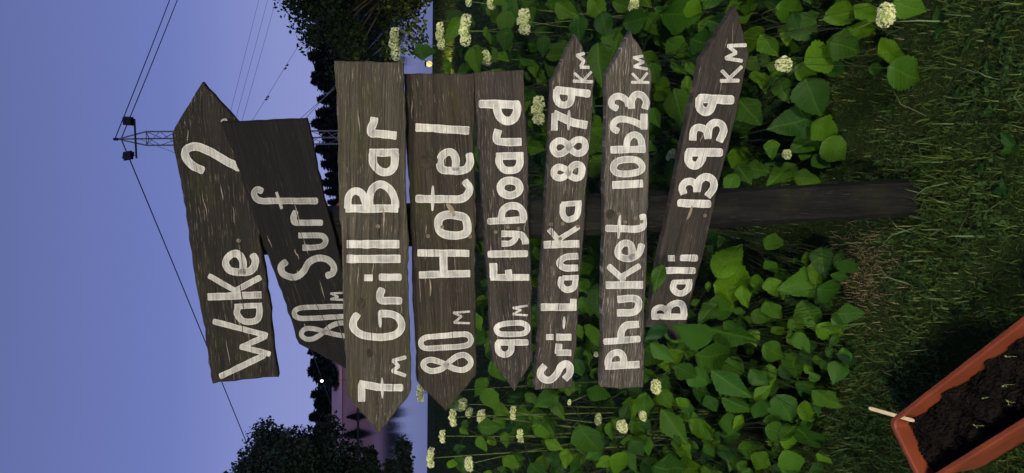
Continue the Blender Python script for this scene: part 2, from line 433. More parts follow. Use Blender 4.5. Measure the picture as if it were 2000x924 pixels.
    for _ in range(7): sliver('splinter', m_pale, rr_.uniform(.02, .07), rr_.uniform(.0007, .0016), .00035)
    for u0, v0, u1, v1, w in gouges:
        va, fa, ua = stroke([(u0, v0), ((u0 + u1) / 2 + 1.5, (v0 + v1) / 2 - 1), (u1, v1)], w, 't', fn, .0019)
        link('gouge', mesh('gouge', va, fa, m_gouge), o)
    return o

DK, MD, PL = (.026, .021, .017), (.058, .047, .037), (.24, .195, .155)
board('board reading Wake 2 with an arrow tip, topmost and tilted above all others',
      [(394, 159), (482, 256), (544.6, 737), (415, 748), (336, 262)], 0, (.011, .0095, .008), (.029, .024, .019), (.24, .20, .15), .55, .60, 1.3, .66,
      [('W', ('C2', 36, [(120, 548), (430, 630)]), ('C2', 36, [(425, 637), (285, 700)]), ('C2', 36, [(282, 700), (448, 742)]), ('C2', 38, [(415, 752), (160, 875)])),
       ('a', ('C2', 34, [(245, 458), (402, 450)], 'b'), ('C2', 40, [(262, 460), (256, 500), (285, 540), (330, 550), (378, 535), (392, 495), (388, 455)])),
       ('k', ('C2', 46, [(85, 400), (398, 388)], 'b'), ('C2', 34, [(92, 275), (245, 362)]), ('C2', 38, [(390, 285), (242, 365)])),
       ('e', ('C2', 46, [(290, 250), (292, 190), (268, 148), (230, 142), (195, 170), (188, 205), (213, 240), (260, 252), (320, 250), (356, 222), (365, 180), (352, 152)])),
       ('2', ('C1', 52, [(198, 562), (150, 537), (112, 505), (97, 468), (108, 435), (142, 422), (185, 424), (250, 452), (320, 494), (420, 545)]), ('C1', 40, [(331, 264), (368, 365), (452, 560)]))],
      [(466, 470)])
board('dark tilted board reading Surf 80m, its tip tucked behind the Grill Bar board',
      [(431, 238), (600, 233), (668, 524), (712, 684), (688, 728), (612, 687), (584.5, 672)], 1, (.0045, .004, .0038), (.011, .0094, .0086), (.11, .09, .078), 0, .64, 2.7, .47,
      [('S', ('C2', 42, [(548, 192), (521, 215), (528, 255), (570, 278), (620, 276), (660, 240), (690, 190), (740, 168), (800, 176), (837, 215), (830, 258), (800, 272)])),
       ('u', ('C3', 54, [(482, 553), (600, 553), (690, 558), (722, 600), (690, 648), (600, 662), (518, 663)], 'b')),
       ('r', ('C3', 58, [(448, 345), (432, 390), (450, 436), (560, 438), (680, 438)])),
       ('f', ('C3', 60, [(142, 150), (102, 138), (74, 172), (92, 220), (150, 242), (300, 242), (635, 242)]), ('C3', 28, [(278, 165), (325, 310)], 'b')),
       ('8', ('C2', 30, [(915, 638), (840, 624), (780, 608), (720, 592), (670, 590), (642, 620), (665, 650), (710, 652), (760, 625), (810, 582), (860, 560), (915, 556)])),
       ('0', ('C2', 32, [(920, 456), (760, 460), (640, 466), (600, 492), (622, 525), (720, 527), (920, 515)])),
       ('m', ('C2', 13, [(900, 375), (820, 379)]), ('C2', 13, [(820, 379), (862, 398)]), ('C2', 13, [(862, 400), (820, 413)]), ('C2', 13, [(820, 414), (900, 418)]))],
      [], yaw=math.radians(14))
board('wide mossy brown board reading Grill Bar with 7m beside its arrow tip',
      [(654, 119), (789, 123.5), (803, 764), (741, 849), (677, 773)], 2, (.036, .031, .022), (.100, .086, .064), (.34, .29, .22), .65, .60, 3.9, .85,
      [('G', ('C6', 70, [(218, 580), (185, 640), (190, 700), (250, 752), (350, 775), (480, 775), (580, 745), (622, 680), (600, 612), (540, 574), (430, 566)]), ('C6', 34, [(425, 545), (428, 690)], 't')),
       ('r', ('C6', 70, [(440, 352), (425, 400), (440, 445), (520, 448), (605, 450)])),
       ('i', ('C6', 70, [(435, 237), (600, 237)]), ('C6', 64, [(292, 242), (352, 242)], 'b')),
       ('l', ('C6', 76, [(135, 72), (600, 72)], 'b')), ('l', ('C5', 78, [(135, 817), (590, 817)], 'b')),
       ('B', ('C5', 76, [(125, 495), (580, 495)], 'b'), ('C5', 70, [(134, 480), (140, 400), (172, 348), (220, 338), (265, 365), (290, 430), (312, 485)]), ('C5', 72, [(332, 480), (335, 380), (370, 305), (430, 277), (500, 312), (550, 385), (566, 480)])),
       ('a', ('C4', 72, [(385, 870), (632, 868)], 'b'), ('C5', 76, [(358, 5), (365, 80), (400, 138), (450, 166), (510, 163), (550, 120), (560, 60), (558, 5)])),
       ('r', ('C4', 76, [(420, 560), (412, 605), (392, 650), (392, 695), (450, 698), (612, 715)], 'b')),
       ('7', ('C7', 66, [(214, 520), (214, 372)], 'b'), ('C7', 70, [(208, 366), (300, 385), (400, 400), (570, 402)]), ('C7', 26, [(398, 312), (402, 498)], 't')),
       ('m', ('C7', 34, [(608, 128), (500, 158)]), ('C7', 34, [(500, 160), (545, 205)]), ('C7', 34, [(545, 208), (495, 250)]), ('C7', 34, [(495, 252), (605, 292)]))],
      [(738.5, 442)], knots=[(705, 593, 10, 7), (722, 690, 8, 6)], gouges=[(748, 405, 749, 440, 4)])
board('wide board reading Hotel 80m with a round dark knot near its square end',
      [(789, 144), (926, 143), (930, 590), (929.6, 733), (872, 804), (814, 745), (804, 471)], 0, (.026, .020, .016), (.070, .056, .043), (.30, .25, .19), .5, .61, 5.2, .86,
      [('H', ('D1', 66, [(172, 803), (622, 808)], 'b'), ('D2', 68, [(185, 170), (630, 158)], 'b'), ('D2', 76, [(398, -22), (400, 150)], 'b')),
       ('o', ('D1', 78, [(350, 550), (365, 490), (430, 460), (520, 468), (590, 490), (615, 560), (605, 622), (530, 645), (430, 640), (370, 610)], 'c')),
       ('t', ('D1', 74, [(165, 315), (400, 318), (550, 316), (615, 275), (632, 215), (598, 165)]), ('D1', 34, [(303, 198), (298, 424)], 't')),
       ('e', ('C8', 74, [(508, 920), (508, 825), (470, 776), (420, 776), (375, 820), (365, 880), (390, 930), (470, 940), (560, 940), (615, 915), (640, 860), (632, 800)])),
       ('l', ('C8', 76, [(155, 549), (620, 577)], 'b')),
       ('8', ('D3', 54, [(340, 460), (250, 483), (185, 455), (172, 410), (230, 380), (310, 398), (380, 428), (440, 460), (520, 473), (585, 440), (595, 385), (540, 338), (470, 352), (400, 405)], 'c')),
       ('0', ('D3', 52, [(148, 230), (190, 182), (350, 166), (540, 151), (593, 180), (593, 225), (540, 256), (350, 271), (190, 276)], 'c')),
       ('m', ('D2', 20, [(632, 501), (488, 512)]), ('D2', 20, [(490, 513), (560, 543)]), ('D2', 20, [(560, 545), (495, 598)]), ('D2', 20, [(495, 601), (632, 605)]))],
      [(863.5, 443), (918, 462), (836, 461)], knots=[(837, 313, 17, 16)], gouges=[(872, 397, 887, 422, 10), (839, 545, 840, 578, 3)])
board('narrower board reading Flyboard 90m, its edge touching the Hotel board',
      [(926, 142), (1024.7, 135.5), (1034.7, 436), (1042, 703), (1004, 764), (963, 706), (944.6, 418.5)], 0, (.026, .021, .019), (.072, .060, .050), (.30, .25, .20), .2, .58, 6.4, .92,
      [('F', ('D6', 80, [(228, 645), (645, 645)], 'b'), ('D6', 92, [(250, 495), (252, 640)], 'b'), ('D6', 78, [(420, 568), (430, 640)], 'b')),
       ('l', ('D6', 84, [(210, 382), (618, 376)])),
       ('y', ('D6', 78, [(350, 153), (470, 156), (560, 165), (605, 215), (612, 262)], 'b'), ('D6', 72, [(352, 265), (430, 262), (490, 222), (512, 165)], 'b')),
       ('b', ('D5', 78, [(262, 880), (655, 860)]), ('D5', 84, [(400, 850), (410, 772), (460, 716), (522, 702), (590, 716), (640, 772), (650, 850)])),
       ('o', ('D5', 92, [(390, 503), (420, 440), (497, 420), (575, 440), (604, 503), (575, 562), (497, 585), (420, 562)], 'c')),
       ('a', ('D5', 86, [(350, 145), (638, 140)], 'b'), ('D5', 86, [(376, 165), (382, 235), (430, 293), (500, 306), (570, 290), (608, 230), (608, 165)])),
       ('r', ('D4', 94, [(420, 722), (405, 780), (412, 838), (500, 850), (672, 852)], 'b')),
       ('d', ('D4', 100, [(230, 422), (640, 430)]), ('D4', 100, [(408, 440), (416, 520), (460, 590), (522, 616), (590, 590), (628, 520), (630, 440)])),
       ('9', ('D7', 62, [(205, 434), (480, 432)]), ('D7', 62, [(205, 440), (207, 500), (240, 540), (290, 545), (330, 508), (336, 440)])),
       ('0', ('D7', 54, [(190, 305), (220, 268), (320, 250), (430, 247), (482, 275), (484, 318), (440, 348), (320, 355), (222, 348)], 'c')),
       ('m', ('D7', 20, [(482, 83), (350, 102)]), ('D7', 20, [(352, 104), (422, 122)]), ('D7', 20, [(422, 124), (350, 162)]), ('D7', 20, [(350, 165), (484, 172)]))],
      [(991.5, 443), (968, 453), (1013, 446)])
board('grey board reading Sri-Lanka 8879 km with a pointed tip',
      [(1125, 66), (1162, 157), (1145.6, 370), (1118.4, 758), (1045.5, 762), (1067.5, 370), (1079, 158)], 0, (.032, .027, .022), (.092, .078, .064), (.33, .28, .23), .3, .57, 7.7, .92,
      [('S', ('D8', 74, [(222, 640), (188, 685), (187, 740), (230, 776), (290, 774), (345, 720), (390, 642), (440, 617), (478, 650), (475, 715), (430, 768)], 'b')),
       ('r', ('D8', 70, [(365, 425), (358, 510)], 'b'), ('D8', 64, [(350, 508), (482, 508)], 'b')),
       ('i', ('D8', 62, [(246, 350), (305, 350)], 'b'), ('D8', 74, [(350, 350), (482, 352)], 'b')),
       ('-', ('D8', 28, [(421, 145), (415, 266)], 't')),
       ('L', ('D8', 76, [(195, 50), (535, 50)], 'b'), ('D8', 70, [(510, -24), (508, 45)], 'b')),
       ('a', ('E3', 40, [(268, 703), (380, 700)], 'b'), ('E3', 48, [(256, 708), (251, 750), (280, 788), (320, 790), (353, 768), (361, 705)])),
       ('n', ('E3', 52, [(376, 540), (285, 548), (241, 590), (278, 628), (374, 628)], 'b')),
       ('K', ('E3', 60, [(130, 455), (382, 448)], 'b'), ('E3', 44, [(165, 340), (250, 438)], 'b'), ('E3', 40, [(380, 322), (252, 404)])),
       ('a', ('E3', 42, [(262, 150), (402, 140)], 'b'), ('E3', 48, [(268, 155), (265, 220), (290, 260), (330, 262), (372, 235), (386, 150)])),
       ('8', ('E2', 78, [(392, 715), (345, 682), (290, 670), (247, 702), (242, 755), (280, 790), (340, 788), (395, 742), (440, 672), (495, 640), (548, 662), (558, 720), (538, 778), (490, 798), (432, 772)], 'c')),
       ('8', ('E2', 80, [(405, 432), (350, 384), (290, 378), (237, 420), (233, 470), (270, 520), (330, 518), (400, 463), (450, 395), (512, 362), (575, 378), (596, 440), (570, 498), (510, 520), (452, 490)], 'c')),
       ('7', ('E2', 78, [(245, 250), (250, 75)], 'b'), ('E2', 96, [(248, 72), (330, 112), (450, 165), (605, 198)], 'b'), ('E2', 40, [(412, 32), (405, 256)], 't')),
       ('9', ('E1', 92, [(275, 668), (628, 710)]), ('E1', 82, [(270, 680), (269, 760), (300, 820), (350, 840), (410, 820), (436, 762), (432, 700)])),
       ('K', ('E1', 36, [(463, 568), (672, 576)]), ('E1', 30, [(474, 482), (568, 565)]), ('E1', 30, [(660, 468), (572, 562)])),
       ('M', ('E1', 38, [(578, 257), (502, 278)]), ('E1', 38, [(504, 282), (578, 340)]), ('E1', 38, [(576, 342), (545, 400)]), ('E1', 38, [(545, 412), (632, 414)]))],
      [(1076, 438), (1099, 437), (1128, 442), (1094, 466)])
board('palest grey board reading Phuket 10623 km, cracked at its square end',
      [(1231, 60), (1247, 84), (1272, 142), (1266, 400), (1257, 757), (1212, 760.5), (1174.5, 757), (1180, 400), (1185, 147)], 0, (.044, .038, .031), (.135, .118, .098), (.38, .33, .28), .25, .56, 8.6, .92,
      [('P', ('E7', 62, [(135, 702), (390, 690)], 'b'), ('E7', 58, [(150, 690), (156, 640), (190, 602), (240, 597), (270, 632), (272, 690)])),
       ('h', ('E7', 54, [(128, 510), (390, 490)]), ('E7', 60, [(250, 500), (256, 430), (292, 385), (385, 374)], 'b')),
       ('u', ('E7', 60, [(230, 178), (350, 172), (386, 192), (388, 240), (350, 280), (228, 286)], 'b')),
       ('K', ('E6', 64, [(205, 722), (345, 850)]), ('E6', 58, [(502, 716), (345, 812)]), ('E7', 62, [(140, 68), (418, 65)], 'b')),
       ('e', ('E6', 72, [(428, 640), (428, 535), (400, 490), (345, 490), (302, 530), (290, 580), (310, 620), (370, 640), (440, 630), (500, 588), (528, 510)])),
       ('t', ('E6', 74, [(185, 338), (340, 342), (470, 346), (535, 328), (548, 280), (540, 215)]), ('E6', 34, [(312, 188), (295, 442)], 't')),
       ('1', ('E5', 84, [(245, 725), (532, 712)], 'b')),
       ('0', ('E5', 70, [(246, 545), (282, 492), (380, 468), (480, 476), (533, 530), (518, 580), (430, 608), (320, 612), (262, 590)], 'c')),
       ('6', ('E5', 76, [(225, 372), (558, 365)], 'b'), ('E5', 70, [(376, 358), (386, 272), (430, 226), (482, 226), (520, 272), (534, 358)])),
       ('2', ('E5', 68, [(284, 182), (246, 158), (246, 112), (290, 70), (350, 66), (430, 82), (510, 116), (550, 132)]), ('E5', 74, [(552, 20), (552, 160)], 'b')),
       ('3', ('E4', 68, [(275, 828), (232, 800), (228, 746), (266, 712), (322, 714), (375, 750), (392, 792)]), ('E4', 72, [(425, 825), (424, 752), (468, 692), (530, 700), (575, 760), (560, 828)], 'b')),
       ('K', ('E4', 28, [(430, 568), (598, 570)]), ('E4', 26, [(438, 482), (512, 562)]), ('E4', 26, [(583, 477), (516, 560)])),
       ('M', ('E4', 28, [(538, 306), (450, 320)]), ('E4', 28, [(450, 322), (545, 365)]), ('E4', 28, [(545, 367), (455, 408)]), ('E4', 28, [(455, 412), (582, 435)]))],
      [(1209, 418), (1241, 426), (1253, 433), (1221, 434)], knots=[(1192, 418, 9, 9)])
board('lowest board reading Bali 13939 km, tilted steeply upward to its tip',
      [(1437, 12), (1452, 62), (1464.5, 107), (1400, 381), (1344, 618), (1336, 662), (1314, 664), (1306, 644), (1262, 640), (1303, 428), (1370, 112)], 0, (.026, .022, .018), (.064, .053, .044), (.25, .21, .17), .1, .61, 9.8, .98,
      [('B', ('F2', 44, [(85, 705), (318, 705)], 'b'), ('F2', 42, [(95, 700), (102, 656), (145, 641), (180, 662), (196, 702)]), ('F2', 48, [(190, 702), (200, 640), (250, 611), (295, 628), (306, 702)])),
       ('a', ('F2', 36, [(228, 466), (356, 463)], 'b'), ('F2', 46, [(236, 470), (229, 510), (260, 540), (300, 540), (335, 510), (341, 466)])),
       ('l', ('F2', 48, [(152, 383), (372, 386)])), ('i', ('F2', 48, [(290, 298), (388, 298)]), ('F2', 44, [(198, 300), (236, 300)], 'b')),
       ('1', ('F1', 62, [(182, 795), (400, 802)])),
       ('3', ('F1', 58, [(212, 722), (200, 680), (226, 640), (275, 636), (308, 665), (312, 706)], 'b'), ('F1', 60, [(312, 700), (330, 624), (380, 598), (430, 622), (436, 680), (394, 742)], 'b')),
       ('9', ('F1', 66, [(248, 412), (488, 415)]), ('F1', 62, [(250, 415), (248, 480), (280, 512), (320, 505), (348, 460), (350, 418)])),
       ('3', ('F1', 58, [(280, 318), (284, 265), (302, 232), (345, 228), (382, 252), (394, 305)], 'b'), ('F1', 58, [(394, 305), (402, 230), (440, 192), (490, 200), (512, 250), (482, 328)], 'b')),
       ('9', ('F1', 72, [(338, 8), (572, 20)]), ('F1', 66, [(334, 12), (332, 75), (370, 108), (410, 92), (430, 30)])),
       ('K', ('E8', 33, [(562, 695), (712, 692)]), ('E8', 32, [(572, 610), (635, 678)]), ('E8', 30, [(738, 574), (642, 668)])),
       ('M', ('E8', 32, [(775, 388), (625, 394)]), ('E8', 32, [(626, 398), (690, 452)]), ('E8', 32, [(690, 456), (605, 498)]), ('E8', 32, [(606, 502), (740, 523)]))],
      [(1377, 421)], gouges=[(1351, 402, 1342, 428, 5)])
mb = MB()
for zz in (.96, 1.49):
    pass
cz = at_plane(730, 445, PF, NB)
R3 = Matrix((RB, NB, (0, 0, 1))).transposed()
mb.box(cz + NB * .0245 - PB, (.10, .0482, .14), R3); mb.build('spacer_block', m_post, root)

# ------------------------------------------------------------------ hydrangea bushes
def leaf_mesh(name, mat, w=.78, seed=0, st=18):
    r = random.Random(seed); vv = []; uv = []; ff = []
    fold, droop, wave = r.uniform(.05, .5), r.uniform(.02, .42), r.uniform(.01, .05)
    prof = lambda t: (min(1, t / .30) ** .55 if t < .30 else max(0, 1 - ((t - .30) / .70) ** 1.5)) * (.46 + .03 * math.sin(11 * t + seed)) + (0 if t < .98 else -.0)
    for i in range(st + 1):
        t = i / st; hw = prof(t) * w
        ser = 1 + (.04 if i % 2 else -.04) + r.uniform(-.04, .04)
        for k, a in enumerate((-1, -.5, 0, .5, 1)):
            y = a * hw * (ser if abs(a) == 1 else 1)
            x = t + (-.075 * (1 - t) ** 3 * (abs(a) > .3) * 1.0) + (.012 if abs(a) == 1 and i % 2 else 0)
            z = abs(y) * fold - droop * t * t + wave * math.sin(9 * t + a * 3 + seed) - .10 * y * y * 2
            vv.append((x, y, z)); uv.append((t, y))
    for i in range(st):
        for k in range(4):
            a = i * 5 + k; ff.append((a, a + 5, a + 6, a + 1))
    me = mesh(name, vv, ff, mat, True); ul = me.uv_layers.new(name='UVMap')
    for lp in me.loops: ul.data[lp.index].uv = uv[lp.vertex_index]
    return me
LEAF = [leaf_mesh('leaf', m_leaf, random.uniform(.74, 1.08), i) for i in range(18)]
LEAF_N = [leaf_mesh('leaf', m_leaf, random.uniform(.55, .7), 20 + i) for i in range(4)]
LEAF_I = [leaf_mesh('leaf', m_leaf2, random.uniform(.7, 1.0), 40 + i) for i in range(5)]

def flower_mesh(seed, nfl=300, wide=False):
    r = random.Random(seed); mb = MB()
    lumps = [(Vector((r.gauss(0, 1), r.gauss(0, 1), r.uniform(-.2, 1))).normalized(), r.uniform(.06, .2)) for _ in range(7)]
    for i in range(nfl):
        d = Vector((r.gauss(0, 1), r.gauss(0, 1), r.gauss(.35, 1))).normalized()
        if d.z < -.55: continue
        c = d * (.80 + sum(h * max(0, d.dot(q) - .55) * 2.2 for q, h in lumps) + r.uniform(-.12, .06))
        if wide: c.x += (-1.45, 0, 1.4)[i % 3]; c.z += (-.15, .1, -.1)[i % 3]
        ax = (d + Vector((r.gauss(0, .45), r.gauss(0, .45), r.gauss(0, .45)))).normalized()
        t = ax.orthogonal().normalized(); t.rotate(Matrix.Rotation(r.uniform(0, 6.3), 3, ax)); b = ax.cross(t); s = r.uniform(.10, .17)
        for k in range(4):
            a = k * math.pi / 2; e = t * math.cos(a) + b * math.sin(a); f = t * math.cos(a + .7) + b * math.sin(a + .7); h = t * math.cos(a - .7) + b * math.sin(a - .7)
            mb.add([c - ax * .03, c + h * s * .8 + ax * .03, c + e * s * 1.2 + ax * r.uniform(-.02, .07), c + f * s * .8 + ax * .03], [(0, 1, 2, 3)])
    if wide: mb.v = [Vector((v.x * .42, v.y * .42, v.z)) for v in mb.v]
    return mesh('florets', mb.v, mb.f, m_flower)
FLW = [flower_mesh(i) for i in range(4)]; FLWW = [flower_mesh(10 + i, 620, True) for i in range(3)]
mbc = MB(); mbc.lathe([(.02, -.75), (.5, -.5), (.8, -.1), (.82, .3), (.6, .65), (.3, .85), (.03, .9)], n=10); CORE = mesh('core', mbc.v, mbc.f, m_core, True); CORE_W = mesh('core', [(v.x * 1.02, v.y * .30, v.z * .72) for v in mbc.v], mbc.f, m_core, True)

def yfront(u, v):
    """depth of the bushes' leafy face: leaning back towards the top"""
    y = 2.05 + .62 * max(0, min(1, (1650 - u) / 800))
    if v < 260 and u > 1450: y -= min(.25, (u - 1450) / 300 * .25)
    return y
BUSH = [('hydrangea bush with the largest cream flower head, sprawling over the lawn beyond the Bali tip', 40),
        ('hydrangea bush behind the pointed tips of the Sri-Lanka and Phuket boards', 245),
        ('hydrangea bush growing directly behind the post', 440),
        ('hydrangea bush with broad round leaves around the broken end of the Bali board', 640),
        ('hydrangea bush with many small flower heads beyond the square ends of the kilometre boards', 870)]
bushes = []
for lab, v in BUSH:
    c = at_y(1500, v, 2.62); base = Vector((c.x, 2.62, 0))
    bushes.append(dict(o=empty('hydrangea_bush', base, label=lab, cat='bush', group='hydrangea bushes behind the signpost'), base=base, paths=[], leaves=[], flowers=[]))
def nearest(p): return min(bushes, key=lambda b: abs(b['base'].x - p.x))
def put_leaf(u, v, L, ang, Y, meshes, wscale=1.0, tilt=None):
    c = at_y(u, v, Y)
    if c.z < .05: c = at_z(u, v, .05 + .03 * random.random()); Y = c.y
    a = math.radians(ang); du, dv = math.cos(a) * L / 2, math.sin(a) * L / 2
    lean = random.uniform(-.30, .12) * L / 750
    b0 = at_y(u - du, v - dv, Y - lean * .5); t0 = at_y(u + du, v + dv, Y + lean)
    ex = (t0 - b0); ln = ex.length; ex.normalize()
    view = (EYE - c).normalized()
    nrm = view * random.uniform(.6, 1.0) + Vector((0, 0, 1)) * random.uniform(.15, .75) + Vector((random.uniform(-.4, .4), 0, 0))
    if tilt: nrm = tilt
    ez = (nrm - ex * nrm.dot(ex)).normalized(); ey = ez.cross(ex)
    B = nearest(c); B['leaves'].append((b0, ex, ey, ez, ln, wscale, random.choice(meshes)))
# leaves that can be told apart: u, v, length, angle of the tip in the picture (0 = towards the ground), width
T = [(1421, 504, 78, -60, 1), (1445, 564, 92, 10, 1), (1411, 603, 56, 0, .8), (1283, 693, 58, 20, 1), (1316, 697, 50, -30, .9), (1405, 698, 84, 5, .85),
     (1342, 728, 50, 30, 1), (1435, 655, 94, 15, .7), (1432, 753, 92, 35, .65), (1386, 768, 64, 20, .8), (1257, 797, 54, 100, 1), (1320, 838, 84, 55, .6), (1375, 842, 64, 40, .7),
     (1153, 867, 78, 60, 1), (1445, 792, 68, 25, .7), (1461, 877, 38, 0, .8), (1487, 900, 42, 30, 1), (1105, 898, 40, 100, 1), (1157, 507, 36, 180, 1), (1163, 535, 28, 160, .9), (1147, 555, 48, 80, .6),
     (1167, 590, 66, 90, .7), (1172, 770, 50, 20, 1), (1092, 802, 48, 60, .7), (1160, 657, 46, 70, .8), (1313, 918, 76, 10, .8), (1352, 916, 60, 0, .9), (1380, 612, 48, 140, .9),
     (1608, 533, 58, 20, 1), (1562, 556, 68, 160, .8), (1630, 570, 58, 10, .8), (1585, 620, 70, 60, 1), (1664, 612, 56, 0, .9), (1625, 652, 60, 30, 1), (1566, 672, 46, 60, .9),
     (1550, 716, 66, 80, .8), (1579, 754, 46, 20, 1), (1619, 783, 68, 35, .9), (1534, 802, 62, 60, 1), (1580, 804, 42, 10, 1), (1581, 862, 80, 45, .75), (1612, 900, 40, 40, .7), (1548, 906, 56, 60, .8), (1520, 845, 48, 20, 1),
     (1575, 823, 36, 0, .8), (1515, 690, 52, 30, 1), (1521, 568, 40, 80, .9), (1515, 475, 46, 20, .8), (1508, 523, 36, 50, 1), (1580, 702, 30, 10, 1), (1510, 610, 48, 60, .9),
     (1588, 194, 78, 70, 1), (1550, 239, 78, 170, .85), (1578, 276, 64, 160, .95), (1632, 295, 56, 40, 1), (1615, 256, 64, 30, .8), (1525, 340, 60, 150, 1), (1578, 350, 54, 10, .8),
     (1778, 147, 80, 20, 1), (1750, 100, 66, -10, .75), (1610, 110, 74, -20, .9), (1655, 92, 76, 15, .9), (1573, 57, 62, 40, 1), (1656, 25, 86, -15, .7), (1529, 177, 52, 70, 1), (1577, 141, 46, 30, .8),
     (1715, 134, 32, 0, 1), (1780, 15, 66, 20, .9), (1576, 302, 32, 10, .8), (1507, 292, 34, 90, 1), (1690, 60, 66, 10, .7), (1606, 318, 42, 40, .9), (1700, 20, 60, -30, .9), (1550, 20, 60, 10, .8),
     (1245, 40, 52, -10, .9), (1170, 22, 58, 60, 1), (1200, 88, 72, 115, .75), (1088, 122, 72, 120, .9), (1171, 130, 82, 85, .65), (1327, 97, 54, 40, 1), (1275, 50, 54, 60, .9), (1340, 28, 92, 0, .8),
     (1375, 85, 56, 20, .8), (1480, 78, 58, 10, 1), (1325, 215, 76, 80, .8), (1307, 340, 56, 100, .65), (1295, 377, 40, 170, .8), (1343, 176, 52, 85, .6), (1453, 342, 46, 60, .8), (1426, 360, 42, 120, .8), (1484, 332, 50, 10, .9),
     (1466, 222, 72, 50, .9), (1272, 120, 48, 30, .9), (1277, 146, 44, 80, .75), (1130, 60, 54, 90, 1), (1450, 20, 60, -20, .9), (1410, 50, 52, 20, .9), (1505, 90, 54, 50, .9), (1110, 20, 52, 30, .9), (1060, 90, 40, 100, .8), (1220, 12, 46, 20, .8),
     (831, 100, 42, -10, .9), (927, 120, 50, 85, .8), (886, 58, 50, 120, .6), (951, 70, 34, 80, .6), (875, 132, 28, 80, .7), (985, 75, 40, 100, .8), (1000, 25, 48, 60, .9),
     (959, 782, 46, 70, .75), (972, 730, 50, 60, .65), (885, 907, 24, 20, 1), (907, 843, 22, 40, .8), (1040, 780, 34, 40, .8), (985, 860, 30, 90, .8), (1060, 850, 40, 60, .8), (940, 870, 34, 70, .8), (1000, 905, 40, 40, .9), (1060, 910, 36, 90, .8),
     (1213, 905, 44, 30, 1), (1245, 880, 40, 60, .8), (1300, 780, 42, 60, .8), (1340, 790, 40, 30, .7), (1190, 845, 36, 90, .7), (1130, 720, 36, 70, .8), (1130, 650, 30, 80, .8), (1148, 700, 34, 100, .7), (1490, 620, 44, 20, .9), (1485, 740, 50, 40, .9), (1490, 800, 48, 10, .8)]
for u, v, L, a, w in T:
    Y = yfront(u, v) + random.uniform(-.05, .06)
    put_leaf(u, v, L, a, Y, LEAF if w > .72 else LEAF_N, 1.0 if w <= .72 else .75 + .3 * w)
# three leaves that reach in front of the Bali board's end
for u, v, L, a, Y in ((1350, 650, 74, 200, 1.60), (1284, 543, 50, 110, 1.62), (1281, 648, 44, 150, 1.61), (1296, 690, 56, 40, 1.66)):
    put_leaf(u, v, L, a, Y, LEAF_N, 1.1)
# the rest of the foliage, deeper in
cnt = 0
while cnt < 980:
    u, v = random.uniform(880, 1660), random.uniform(-170, 1090)
    if 335 < v < 500 and (u > 1480 or (u > 1380 and random.random() < .7)): continue
    if 170 < v < 345 and u > 1590: continue
    if v < 170 and u > 1560 and random.random() < .6: continue
    if v > 760 and u > 1600: continue
    if u < 960 and random.random() < .65: continue
    if 180 < v < 345 and u > 1340 and random.random() < .6: continue
    deep = random.random() ** .8 * .62
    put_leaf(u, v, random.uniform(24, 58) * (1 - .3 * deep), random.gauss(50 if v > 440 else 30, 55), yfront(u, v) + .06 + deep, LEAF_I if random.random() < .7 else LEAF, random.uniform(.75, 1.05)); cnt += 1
# loose leaves on the lit face of the bushes
cnt = 0
while cnt < 330:
    u, v = random.uniform(930, 1600), random.choice((random.uniform(-100, 330), random.uniform(500, 1000)))
    if 180 < v < 345 and u > 1340: continue
    if u < 1000 and random.random() < .6: continue
    put_leaf(u, v, random.uniform(22, 54), random.gauss(55 if v > 440 else 35, 50), yfront(u, v) + random.uniform(-.02, .14), LEAF if random.random() < .7 else LEAF_N, random.uniform(.85, 1.1)); cnt += 1
# flower heads: u, v, height px, breadth px, extra depth
FL = [(773, 85, 25, 70, .05), (861, 70, 21, 60, .02), (910, 60, 30, 68, -.05), (950, 113, 28, 36, .05), (1025, 42, 34, 58, -.1), (962, 8, 20, 24, .1), (917, 3, 16, 20, .1), (1053, 215, 34, 64, -.12),
      (1240, 8, 26, 30, 0), (1530, 12, 18, 20, 0), (1733, 29, 46, 56, -.02), (1533, 125, 36, 42, -.1), (1313, 303, 22, 27, 0), (1539, 302, 23, 25, -.05), (1283, 755, 26, 34, -.06), (1217, 832, 24, 32, -.02),
      (1170, 818, 18, 26, .05), (1165, 692, 11, 13, 0), (1003, 806, 17, 30, 0), (1017, 852, 18, 32, 0), (905, 790, 26, 28, .05), (886, 815, 20, 38, 0), (918, 806, 18, 22, .1), (943, 814, 22, 36, .05), (865, 852, 16, 28, .05),
      (822, 768, 18, 38, .0), (842, 895, 20, 42, 0), (918, 905, 20, 34, 0), (1113, 785, 9, 13, 0), (1258, 812, 18, 26, .05)]
for i, (u, v, h, w, dy) in enumerate(FL):
    Y = (2.62 if v > 700 and u < 1100 else yfront(u, v)) + dy; c = at_y(u, v, Y)
    if c.z < .12: c = at_z(u, v, .12)
    B = nearest(c); s = c.y / 1400
    B['flowers'].append((c, w * s / 2, h * s / 2, i))

